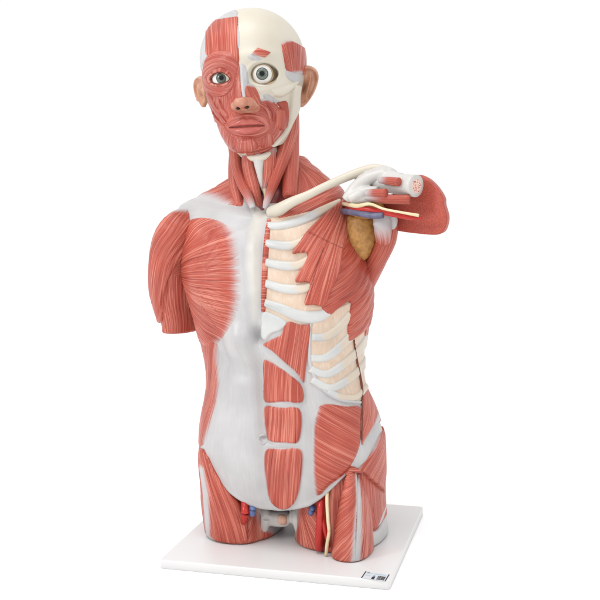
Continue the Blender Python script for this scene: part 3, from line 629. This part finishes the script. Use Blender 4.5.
r = N(nt, 'ShaderNodeValToRGB'); e = r.color_ramp.elements; e[0].position = .3; e[0].color = (.42, .10, .10, 1); e[1].position = .55; e[1].color = (.74, .55, .46, 1)
nt.links.new(v.outputs['Distance'], r.inputs[0]); nt.links.new(r.outputs[0], b.inputs['Base Color']); b.inputs['Roughness'].default_value = .6
disc('marrow', hp1, ax, .0112, m, hum)
# cut mass of the posterior arm: a thick slab with its cut face forwards
def slab(name, poly, y0, dep, mat, parent, tilt=0., rnd=.006, label=None):
    P = resample(catmull(poly, 6, True), 1.4, True); c = P.mean(0)
    lay = [(0, .965, 0)]; lay = []
    for k, dd in ((.0, .0), (.5, .0), (.93, .0), (.985, .0012), (1., .004), (1., dep*.6), (.9, dep*.85), (.55, dep), (.0, dep)): lay.append((k, dd))
    V = []; F = []; n = len(P)
    F3 = [U(p[0], p[1], y=y0+tilt*(p[0]-c[0])*.0016) for p in P]; F3 = np.array(F3); c3 = F3.mean(0)
    for k, dd in lay:
        for q in F3: V.append(c3+(q-c3)*max(k, .001)+np.array([0, dd, 0]))
    for i in range(len(lay)-1):
        for j in range(n): F.append((i*n+j, (i+1)*n+j, (i+1)*n+(j+1) % n, i*n+(j+1) % n))
    V = np.array(V); fib = np.stack([V[:, 2], V[:, 0], V[:, 1]], -1)
    return link_mesh(name, V, F, mat, parent, fib, label=label)
slab('cut_arm_muscle', [(376, 196), (395, 193), (414, 176), (425, 177), (435, 185), (443, 197), (444, 205), (447, 216), (446.5, 224), (444, 231), (440, 234), (434, 235), (420, 234), (398, 231), (386, 226), (376, 212)], -.045, .06, M['cut'], sh, tilt=-.5, label='broad flat cut face of the raised upper arm')
# stumps and tendons
def stump(name, a, b, r, parent, ya=-.08, yb=-.095):
    p, q = U(*a, y=ya), U(*b, y=yb); t = tube(name, [p, (p+q)/2, q], [r*.8, r, r*1.05], MU, parent, ten=[.9, .15, 0], nseg=24); d_ = (q-p)/np.linalg.norm(q-p)
    disc('cut_face', q, d_, r*.85, M['cut'], t)
stump('biceps_stump', (380, 180), (399, 182), .0066, sh)
stump('biceps_stump', (366, 193), (386, 193), .0066, sh, -.085, -.098)
tube('coracobrachialis_muscle', [U(366, 197, y=-.082), U(385, 199, y=-.092), U(410, 199.5, y=-.092)], [.005, .0075, .0075], MU, sh, ten=[.95, .1, 0], nseg=24)
tube('arm_nerve', [U(343, 204, y=-.02), U(350, 205, y=-.066), U(358, 206, y=-.085), U(370, 204, y=-.098), U(384, 209, y=-.102), U(402, 212.5, y=-.102), U(419, 215.5, y=-.10)], [.0030, .0034, .0036, .0024, .0020, .0020, .0026], M['nerve'], sh)
tube('arm_artery', [U(346, 208, y=-.02), U(354, 209, y=-.07), U(366, 209, y=-.09), U(386, 213, y=-.095), U(405, 217, y=-.095), U(422, 218.5, y=-.09)], [.004, .0045, .0045, .0035, .0032], M['artery'], sh)
tube('arm_vein', [U(341, 211, y=-.02), U(350, 212, y=-.066), U(360, 213.5, y=-.085), U(372, 215.5, y=-.095), U(383, 215.5, y=-.10)], [.005, .005, .0055, .0048], M['veindark'], sh)
blob('deep_connective_tissue', U(362, 232, y=-.018), (.030, .028, .050), M['ochre'], sh, rot=(0, .15, 0), noise=.03)
blob('deep_connective_tissue', U(366, 208, y=-.04), (.030, .02, .018), M['ochre'], sh)
tube('teres_tendon', [U(378, 214, y=-.055), U(382, 222, y=-.062), U(383, 232, y=-.06), U(383, 241, y=-.05)], [.010, .015, .014, .012], MU, sh, ten=[1, 1, .5, 0], nseg=28)
blob('teres_tendon', U(391.5, 221, y=-.05), (.010, .009, .014), FA, sh)
tube('latissimus_muscle', [U(390, 222, y=-.03), U(386, 240, y=-.025), U(378, 258, y=-.015), U(369, 274, y=.0), U(360, 292, y=.01)], [.015, .017, .016, .018, .018], SO, sh, nseg=28, ref=(0, -1, 0))

# ------------------------------------------------------------------ HEAD
class Head(Chart):
    fpx = True
    W = [(0, .022), (.008, .030), (.02, .041), (.04, .053), (.06, .061), (.08, .067), (.10, .074), (.12, .081), (.14, .083), (.16, .085), (.18, .086), (.20, .086), (.249, .086)]
    FR = [(0, .052), (.006, .070), (.015, .080), (.03, .084), (.05, .086), (.08, .088), (.10, .090), (.12, .090), (.135, .092), (.155, .097), (.175, .097), (.19, .097), (.249, .097)]
    BK = [(0, -.01), (.02, 0), (.05, .02), (.08, .065), (.11, .085), (.15, .097), (.18, .099), (.249, .099)]
    SH = .0; top = .249; zm = .155
    def __init__(s, org, yaw, roll, pitch=0):
        s.org = np.array(org); cz, sz = math.cos(-yaw), math.sin(-yaw)
        Rz = np.array([[cz, -sz, 0], [sz, cz, 0], [0, 0, 1]]); c, n = math.cos(roll), math.sin(roll)
        Ry = np.array([[c, 0, n], [0, 1, 0], [-n, 0, c]]); c, n = math.cos(pitch), math.sin(pitch); Rx = np.array([[1, 0, 0], [0, c, -n], [0, n, c]])
        s.Mx = Rz@Ry@Rx
        zs = s.top-(1-np.linspace(0, 1, 260))**1.7*s.top*.999-.0002
        super().__init__(.0005, s.top-.0003, .08, nth=420, zs=np.clip(zs, .0005, s.top-.0003))
    def feat(s, x, z):
        g = lambda x0, z0, sx, sz, h: h*np.exp(-((x-x0)/sx)**2/2-((z-z0)/sz)**2/2)
        x0_ = x; x = x-.0075*(1-sstep(.09, .15, z)*.6); hn = 1.35*np.interp(z+.003, [.072, .076, .079, .082, .088, .094, .105, .118, .130, .142, .155], [0, .001, .009, .019, .0245, .022, .016, .011, .007, .004, 0])
        sg = np.interp(z, [.07, .09, .115, .15], [.0125, .0105, .0075, .010])
        f = hn*np.exp(-(np.abs(x)/sg)**2.3/2)
        f = f+g(-.0155, .080, .0055, .006, .014)+g(.0155, .080, .0055, .006, .014)
        x = x0_-.0035
        f = f+g(-.03, .155, .022, .007, .004)+g(.03, .157, .022, .007, .0045)
        f = f+g(-.035, .129, .018, .011, -.008)                     # lidded eye
        f = f+g(.062, .165, .010, .025, -.003)+g(.030, .112, .010, .006, -.002)
        x = x0_; e = np.sqrt(((x-.0385)/.0215)**2+((z-.1275)/.0172)**2); f = f-.016*(1-sstep(.72, 1.02, e))+.002*np.exp(-((e-1.12)/.12)**2)
        x = x0_-.0035
        f = f+g(-.046, .104, .016, .011, .004)+g(.050, .106, .018, .008, .009)
        f = f+g(0, .048, .024, .017, .007)+g(0, .030, .018, .0045, -.0045)+g(0, .015, .016, .011, .006)
        f = f+g(.052, .078, .013, .014, -.009)+g(-.052, .075, .012, .014, -.005)
        f = f+g(0, .066, .004, .006, -.0018)
        return f
    def base(s, th, z):
        th, z = np.broadcast_arrays(np.asarray(th, float), np.asarray(z, float))
        cap = np.where(z > s.zm, np.sqrt(np.clip(1-(np.clip(z-s.zm, 0, None)/(s.top-s.zm))**2.25, 1e-6, 1)), 1)
        a = hermite(*zip(*s.W), z)*cap; f = hermite(*zip(*s.FR), z)*cap; b = hermite(*zip(*s.BK), z)
        b = np.where(z > s.zm, b*cap, b)
        mid = (b-f)/2; hl = (b+f)/2; n = 2.25; c, si = np.cos(th), np.sin(th)
        x = a*spow(c, 2/n); y = mid-hl*spow(si, 2/n)
        wf = sstep(.0, .55, si)
        y = y-s.feat(x, z)*wf
        p = np.stack([x, y, z+0*x], -1)@s.Mx.T+s.org
        ad = np.stack([c, -si, 0*c], -1)@s.Mx.T
        return p, ad
ho = U(252, 153, y=-.075); HX = ho[0]; HZ = ho[2]
HD = Head((HX-.0055, .008, HZ-.0045), math.radians(0), math.radians(-6))
def hpx(x, y, z): return proj(np.array([x, y, z])@HD.Mx.T+HD.org)
HD.prep(); _q = HD.grid[2]
for _y, _l, _r in ((15, 224, 279), (20, 217, 287), (29, 209, 293), (40, 202, 298), (50, 200.5, 301), (64, 200, 303), (76, 201, 0), (90, 203, 0), (107, 208, 0), (120, 214, 0), (131, 221, 292), (140, 226, 280), (149, 232, 0)):
    _m = np.abs(_q[:, 1]-_y) < .7; print(_y, _q[_m, 0].min().round(1), _l, '|', _q[_m, 0].max().round(1), _r)
print('ytop', _q[:, 1].min(), 'ybot', _q[:, 1].max())
print('nose tip', hpx(0, -.114, .088), 'top', hpx(0, 0, .244), 'chin', hpx(0, -.08, 0), 'eyes', hpx(-.035, -.09, .13), hpx(.037, -.09, .13))
zs = HD.top-(1-np.linspace(0, 1, 300))**1.7*HD.top; zs = np.clip(zs, .0005, HD.top-.00005)
head = HD.mesh('head', M['bone'], ROOT, nth=420, zs=np.unique(zs)); head['label'] = 'head with bare skull on one side and muscle on the other'
FM = M['face']
HP = lambda *a, **k: patch(HD, *a, **{'res': .0011, **k})
# cranial fascia and forehead
HP('scalp_aponeurosis', [(236, 6), (238.5, 20), (238.8, 50), (210, 56), (200, 72), (196, 60), (196, 40), (204, 24), (218, 10)], M['fascia'], head, h=.0014, w=.003, res=.0022)
HP('frontalis_muscle', [(207.5, 24), (208.5, 22.5), (214, 20.5), (226, 18.5), (237.5, 17), (238.3, 19), (238.4, 40), (238.8, 64), (228, 60), (212, 58), (206.5, 54), (206, 42), (206.5, 30)], MU, head, h=.0030, w=.003, along=((224, 20), (226, 60)), fades=[([(203, 21), (214, 16.5), (237, 13)], 7)], fasc=.0012, fascp=.0042)
HP('cheek_muscle', [(206, 58), (214, 54), (230, 54), (239, 62), (241, 80), (243, 100), (240, 122), (244, 140), (248, 152), (238, 153), (228, 147), (219, 131), (210, 113), (204, 98), (202, 76)], FM, head, h=.002, w=.004,
   holes=[[(211.7, 78.5), (215, 73.5), (221, 70.8), (227, 73.2), (231.5, 78.8), (227, 83.5), (220, 85.2), (214.5, 83)]], fan=(222, 60), fasc=.0006, fascp=.006)
eyeopen = [(211.7, 78.5), (215, 73.5), (221, 70.8), (227, 73.2), (231.5, 78.8), (227, 83.5), (220, 85.2), (214.5, 83)]
HP('eyelid_muscle', [(206, 62), (212, 53), (223, 50.5), (234, 54), (239, 64), (237, 80), (232, 91), (223, 97), (212, 96), (205, 88), (203.5, 75)], FM, head, h=.0035, w=.003, holes=[eyeopen],
   guide=[(221+9*math.cos(a)*1.4, 78+9*math.sin(a)*1.1) for a in np.linspace(-3.1, 3.1, 20)], fasc=.0009, fascp=.0042)
el = [(209, 76), (214, 69), (221, 66), (228, 68.5), (233.5, 77), (229, 86), (220, 88.5), (212, 85.5)]
HP('eyelid', el, FM, head, h=.0058, w=.0022, holes=[eyeopen], fan=(221, 78), res=.0009)
ribbon(HD, 'lash_line', eyeopen+[eyeopen[0]], 1.3, M['groove'], head, h=.0054, res=.0008)
# nose and mid-face
HP('nasal_fascia', [(240, 64), (246, 66), (249, 78), (250, 88), (250, 98), (243, 99), (240, 90), (239.5, 76)], FA, head, soft=True, h=.0018, w=.004)
HP('nasalis_muscle', [(239, 66), (241, 80), (241, 96), (240, 104), (232, 104), (233, 92), (237, 80)], FM, head, h=.0026, w=.003, fan=(240, 50))
HP('nasalis_muscle', [(244, 87), (250, 84), (256, 88), (260, 98), (260, 106), (254, 104), (248, 98), (244, 98)], MU, head, h=.0030, w=.003, fan=(240, 70), fades=[([(244, 84), (256, 86)], 4)])
HP('cheek_muscle', [(257, 97), (262, 99), (266, 97), (271, 98), (275, 103), (278, 106), (280, 122), (288, 134), (284, 140), (279, 144), (270, 151), (256, 155.5), (246, 154), (244, 130), (250, 112), (256, 107)], FM, head, h=.0018, w=.003, guide=[(248+24*math.cos(a), 124+16*math.sin(a)) for a in np.linspace(-2.2, 2.2, 20)], fades=[([(262, 99), (267, 97.5), (272, 100)], 4)], fasc=.0003, fascp=.006)
HP('masseter_muscle', [(275, 108), (280, 107), (285, 108), (286, 116), (285, 127), (280, 133), (274, 128), (273, 116)], SO, head, soft=True, h=.005, w=.009, along=((282, 104), (282, 130)))
HP('cheek_hollow_shade', [(276, 103), (281, 101.5), (286.5, 101), (288, 112), (287, 124), (284, 128), (283, 116), (280, 108)], M['under'], head, h=.0028, w=.002)  # raised darker patch, paints the shade of the fossa beside the jaw
HP('temporalis_muscle', [(281.3, 45), (283, 42), (288, 40.5), (294, 42), (304, 48), (314, 58), (314, 72), (300, 75), (292, 73), (286, 70), (283.5, 58)], MU, head, h=.0035, w=.004, fan=(296, 100), fades=[([(292, 76), (300, 75)], 7), ([(281, 40), (290, 37), (304, 43), (314, 53)], 7)], fasc=.001)
HP('corrugator_muscle', [(257.5, 47.5), (271.5, 52.3), (265, 58), (250.5, 54.7)], MU, head, h=.003, w=.003, smooth=False, along=((252, 53), (271, 53)), fades=[([(248, 55), (264, 61)], 5)])
HP('brow_fascia', [(247, 56), (252, 54), (259, 57), (263, 59), (257, 61.5), (250, 60)], FA, head, soft=True, h=.001, w=.004)
HP('temporal_fascia', [(286, 70), (294, 71), (302, 74), (300, 84), (292, 82), (286, 77)], FA, head, h=.002, w=.004)
HP('levator_tendon', [(263, 95), (268, 94), (276, 99), (281, 101), (276, 103.5), (270, 101.5), (265, 101)], M['fascia'], head, soft=True, h=.0024, w=.004)
# cheekbone arch and jaw
ribbon(HD, 'cheekbone_arch', [(271, 93), (280, 93), (288, 89), (294, 84), (299, 81)], [9, 12, 10, 7, 6], M['bone'], head, soft=True, h=.0045, w=.008, res=.001)
ribbon(HD, 'jawbone', [(296, 84), (294, 96), (293, 110), (291, 124), (287, 132), (279, 140), (270, 146)], [6, 7, 7.5, 8, 8, 6, 1], M['bone'], head, h=.0075, w=.004, res=.001)
# mouth
HP('mouth_muscle', [(224, 127), (228, 118), (238, 112), (247, 111), (256, 112), (266, 117), (271, 126), (267, 134), (257, 138.5), (246, 139), (234, 137), (227, 133)], FM, head, soft=True, h=.0035, w=.007,
   guide=[(247.5+20*math.cos(a), 126+9*math.sin(a)) for a in np.linspace(-3.1, 3.1, 24)], fasc=.0006, fascp=.004)
HP('chin_muscle', [(240, 137), (247, 135.5), (255, 137), (260, 146), (254, 153), (246, 153.5), (240, 149)], FM, head, soft=True, h=.0032, w=.007, fan=(248, 118), fasc=.0003, fascp=.005)
HP('jaw_muscle', [(228, 132), (236, 137), (238, 147), (236, 152), (228, 146), (224, 138)], FM, head, soft=True, h=.0028, w=.007, fan=(230, 110), fasc=.0002)
HP('jaw_muscle', [(262, 136), (270, 131), (276, 136), (272, 146), (262, 151), (258, 145)], FM, head, soft=True, h=.0028, w=.007, fan=(268, 112), fasc=.0002)
HP('lip', [(229, 127.3), (235, 122.5), (241, 119.3), (244.5, 118.4), (247.5, 119.4), (250.5, 118.2), (255, 119), (260, 122), (265.3, 125.6), (257, 125.6), (248, 126), (238, 126.8)], M['lip'], head, h=.0085, w=.0045, res=.0009, label='upper lip')
HP('lip', [(229, 127.6), (238, 127), (248, 126.2), (257, 125.8), (265.3, 125.8), (262, 129), (256, 132.2), (248, 133.6), (240, 133), (233, 130.6)], M['lip'], head, h=.0100, w=.0055, res=.0009, label='lower lip')
ribbon(HD, 'mouth_line', [(230, 127.4), (238, 127), (248, 126.1), (257, 125.7), (264.5, 125.7)], 1.0, plain_mat('mouth_line', (.22, .03, .03), (.25, .04, .04), 50), head, h=.0056, res=.0007)
# nose tip skin
HP('nose_skin', [(236, 100), (242, 97.5), (249, 97), (256, 100), (260.5, 107), (257, 112.5), (246, 114), (236, 112), (231, 106)], M['nose'], head, h=.0026, w=.003)
HL = lambda x, y, z: np.array([x, y, z])@HD.Mx.T+HD.org
nx = .0068
nb = [blob('j', HL(nx, -.1155, .0835), (.0125, .0095, .0088), M['nose'], head), blob('j', HL(nx-.0135, -.1045, .0805), (.0076, .0110, .0074), M['nose'], head), blob('j', HL(nx+.0135, -.1045, .0805), (.0076, .0110, .0074), M['nose'], head),
      tube('j', [HL(nx, -.117, .079), HL(nx, -.110, .0755), HL(nx, -.100, .0735)], [.005, .0042, .005], M['nose'], head), blob('j', HL(nx, -.1085, .0895), (.0115, .010, .0065), M['nose'], head)]
fuse('nose_tip', nb, M['nose'], head, .0009, 9)
for c_ in (nx-.0072, nx+.0072): blob('nostril_shade', HL(c_, -.1115, .0752), (.0036, .0052, .0026), M['dark'], head, rot=(.35, 0, 0), nu=24, nv=16)  # solid dark balls, their colour stands in for the shade inside the holes
# cheek strands, parotid
for pts in ([(209, 92), (214, 104), (222, 116), (228, 124)], [(206, 98), (211, 110), (219, 121), (227, 128)], [(219, 98), (223, 108), (229, 118)]):
    ribbon(HD, 'cheek_strand', pts, [2.5, 4, 3.5, 2.5], FM, head, h=.0052, res=.001, fasc=.0008, fascp=.003)
ribbon(HD, 'cheek_hollow_shade', [(209.5, 101), (213, 107), (215, 113)], [1.5, 3, 1.5], plain_mat('hollow_shade_red', (.14, .03, .025), (.2, .045, .035), 80), head, h=.0030)  # dark strip painted for the shade of a cheek recess, not cut in
ribbon(HD, 'parotid_duct', [(205, 102), (208, 110), (213, 117), (216, 119)], [1.5, 2, 2.4, 1.5], M['nerve'], head, h=.004, res=.0009)
for pts in ([(258, 104), (266, 110), (270, 120)], [(266, 103), (272, 112), (273, 122)]):
    ribbon(HD, 'cheek_strand', pts, [2.5, 4, 2.5], FM, head, h=.004, res=.001, fasc=.0008, fascp=.003)

# socket lining and eyeballs
def iris_mat(name, ring):
    m, nt, b = mat_new(name); L = nt.links.new
    at = N(nt, 'ShaderNodeAttribute', attribute_name='fib'); sp = N(nt, 'ShaderNodeSeparateXYZ'); L(at.outputs['Vector'], sp.inputs[0])
    r = N(nt, 'ShaderNodeValToRGB'); r.color_ramp.interpolation = 'LINEAR'; e = r.color_ramp.elements
    e[0].position = 0; e[0].color = (.004, .004, .005, 1); e[1].position = 1; e[1].color = (.66, .62, .57, 1)
    for p, c in ((.125, (.004, .004, .005)), (.14, (.07, .085, .07)), (.26, (.15, .175, .15)), (.31, (.05, .06, .055)), (.33, (.05, .06, .055)), (.36, (.64, .63, .60)), (.8, (.66, .63, .59))):
        k = e.new(p); k.color = (*c, 1)
    nz = N(nt, 'ShaderNodeTexNoise'); nz.inputs['Scale'].default_value = 1; vm = N(nt, 'ShaderNodeVectorMath', operation='MULTIPLY'); vm.inputs[1].default_value = (6, 9, 0); L(at.outputs['Vector'], vm.inputs[0]); L(vm.outputs[0], nz.inputs['Vector'])
    L(sp.outputs[0], r.inputs[0])
    mx = N(nt, 'ShaderNodeMix', data_type='RGBA', blend_type='OVERLAY'); mx.inputs[0].default_value = .35; L(r.outputs[0], mx.inputs[6]); L(nz.outputs[0], mx.inputs[7]); L(mx.outputs[2], b.inputs['Base Color'])
    b.inputs['Roughness'].default_value = .07; b.inputs['Specular IOR Level'].default_value = .3
    return m
IM = iris_mat('glass_eye', 1)
def eyeball(c, r, look, parent, irs):
    V = []; F = []; fib = []; look = look/np.linalg.norm(look); b = np.cross(look, (0, 0, 1)); b /= np.linalg.norm(b); a = np.cross(b, look); nu, nv = 48, 60
    for i in range(nv+1):
        f = math.pi*(i/nv)**1.3
        for j in range(nu):
            q = 2*math.pi*j/nu; k = 1+.03*math.exp(-(f/(irs*1.1))**4)
            V.append(c+r*k*(look*math.cos(f)+math.sin(f)*(b*math.cos(q)+a*math.sin(q)))); fib.append((f/irs*.33, math.cos(q)*2, math.sin(q)*2))
    for i in range(nv):
        for j in range(nu): F.append((i*nu+j, (i+1)*nu+j, (i+1)*nu+(j+1) % nu, i*nu+(j+1) % nu))
    return link_mesh('eyeball', V, F, IM, parent, fib)
def on_head(px, out):
    q = HD.sz([px])[0]; t = np.array([q[0]/HD.R]); z = np.array([q[1]]); return HD.P(t, z)[0], np.array([0, -1, 0])@HD.Mx.T
p, n = on_head((221, 78.3), 0); front = np.array([-.02, -1, -.02])
el_ = eyeball(p-n*.0125, .0185, np.array([.15, -1, .0]), head, .49); el_['label'] = 'lidded eyeball among face muscles'
c_ = np.array([.0345, -.0755, .1315])@HD.Mx.T+HD.org; pc = proj(c_); print('eye r px', pc)
c_ = U(262.9, 74.8, y=c_[1]); er_ = eyeball(c_, .0172, np.array([.21, -1, 0.01]), head, .58); er_['label'] = 'bare eyeball in the open bony socket'
# dark lining of open socket
soc = [(265.8+12*math.cos(a), 75.3+9.6*math.sin(a)) for a in np.linspace(0, 2*math.pi, 25)[:-1]]
HP('eye_socket', soc, M['socket'], head, h=.0003, w=.002, embed=-.0003)

tube('eye_ring', [c_+np.array([.21*.0075, -.0072, 0])+np.array([math.cos(a), .21*math.cos(a), math.sin(a)])*.0158 for a in np.linspace(0, 2*math.pi, 30)], .0011, M['socket'], head, nseg=8, ref=(.2, -1, .03))
# ---- ears
def ear(cpx, y, wpx, hpx_, turn, tilt, side, label):
    c = U(*cpx, y=y); nu, nr = 64, 26; V = []; F = []; w_, h_ = wpx*.0016, hpx_*.0016
    for i in range(nr+1):
        r = i/nr
        for j in range(nu):
            q = 2*math.pi*j/nu; x, z = math.cos(q), math.sin(q)
            ox = spow(x, .85)*(.47+.10*z-.03*max(-z, 0)); oz = spow(z, .92)*.5
            ox = ox+.03*math.sin(2*q)
            d = .10*math.exp(-((r-.88)/.10)**2)*(1 if z > -.55 else .4)*(1 if x > -.6 else .3)
            d -= .16*math.exp(-(((r*x+.12)/.35)**2+((r*z+.08)/.42)**2)*2.2)
            d += .06*math.exp(-((r*x-.30+.25*r*z)/.12)**2)*(1 if r < .8 else .3)*math.exp(-((r*z-.1)/.6)**2)
            d += .07*math.exp(-((r*x+.65)/.14)**2-((r*z+.05)/.18)**2)
            V.append((ox*r*w_, -d*w_*1.9-.003*(1-r), oz*r*h_))
    for i in range(nr):
        for j in range(nu): F.append((i*nu+j, (i+1)*nu+j, (i+1)*nu+(j+1) % nu, i*nu+(j+1) % nu))
    V = np.array(V); back = V.copy(); 
    rr = np.repeat(np.arange(nr+1)/nr, nu); back[:, 1] = .25*V[:, 1]+.004+.012*(1-rr**2)
    n0 = len(V); Vb = np.vstack([V, back]); Fb = list(F)+[(a+n0, d+n0, c2+n0, b+n0) for (a, b, c2, d) in F]
    for j in range(nu): a, b = nr*nu+j, nr*nu+(j+1) % nu; Fb.append((a, a+n0, b+n0, b))
    Vb[:, 0] *= side; ct, st = math.cos(turn), math.sin(turn); ca, sa = math.cos(tilt), math.sin(tilt)
    x, y_, z = Vb.T; x, z = x*ca-z*sa, x*sa+z*ca; x, y_ = x*ct-y_*st, x*st+y_*ct
    o = link_mesh('ear', np.stack([x, y_, z], -1)+c, Fb, M['skin'], head, label=label); return o
ear((305, 86.5), .025, 25, 44, .35, .22*-1, 1, 'large ear beside the bare skull')
ear((201, 92), .005, 19, 34, -.75, .30, -1, 'smaller ear beside the face muscles')

# ---- maker's sticker on the board
stk = plain_mat('sticker_white', (.72, .78, .82), (.76, .80, .83), 30, .35, 0)
ink = plain_mat('sticker_ink', (.025, .03, .04), (.04, .05, .06), 30, .4, 0); blu = plain_mat('sticker_blue', (.08, .25, .45), (.1, .3, .5), 30, .4, 0); pale = plain_mat('sticker_pale', (.45, .62, .70), (.5, .66, .74), 30, .4, 0)
p0, p1, p2, p3 = [U(*q, z=0) for q in ((361, 578), (385.5, 581.5), (389.5, 574), (365.5, 571.5))]
ex, ey = p1-p0, p3-p0
def quad(name, a0, b0, a1, b1, z, mat, parent, sk=0):
    V = []
    for zz in (z-.0002, z):
        for a, b in ((a0, b0), (a1, b0), (a1+sk, b1), (a0+sk, b1)): V.append(p0+ex*a+ey*b+np.array([0, 0, zz]))
    return link_mesh(name, V, [(4, 5, 6, 7), (0, 1, 5, 4), (1, 2, 6, 5), (2, 3, 7, 6), (3, 0, 4, 7)], mat, parent, smooth=False)
st = quad('sticker', 0, 0, 1, 1, .0004, stk, ROOT)
for a0, b0, a1, b1, mt in ((0, 0, .045, 1, ink), (.955, 0, 1, 1, ink), (.40, .02, .52, .35, ink), (.42, .38, .50, .55, blu), (.08, .72, .36, .82, pale), (.42, .74, .88, .86, pale), (.08, .40, .30, .48, pale), (.10, .88, .2, .95, ink)):
    quad('sticker_mark', a0, b0, a1, b1, .0006, mt, st)
for k in range(6): quad('sticker_mark', .62+.05*k, .06, .645+.05*k+(k % 2)*.012, .62, .0006, ink, st)
for k in range(3): quad('sticker_mark', .60, .1+.18*k, .92, .16+.18*k, .0007, ink, st)
print('objects', len(bpy.data.objects), 'verts', sum(len(o.data.vertices) for o in bpy.data.objects if o.type == 'MESH'))
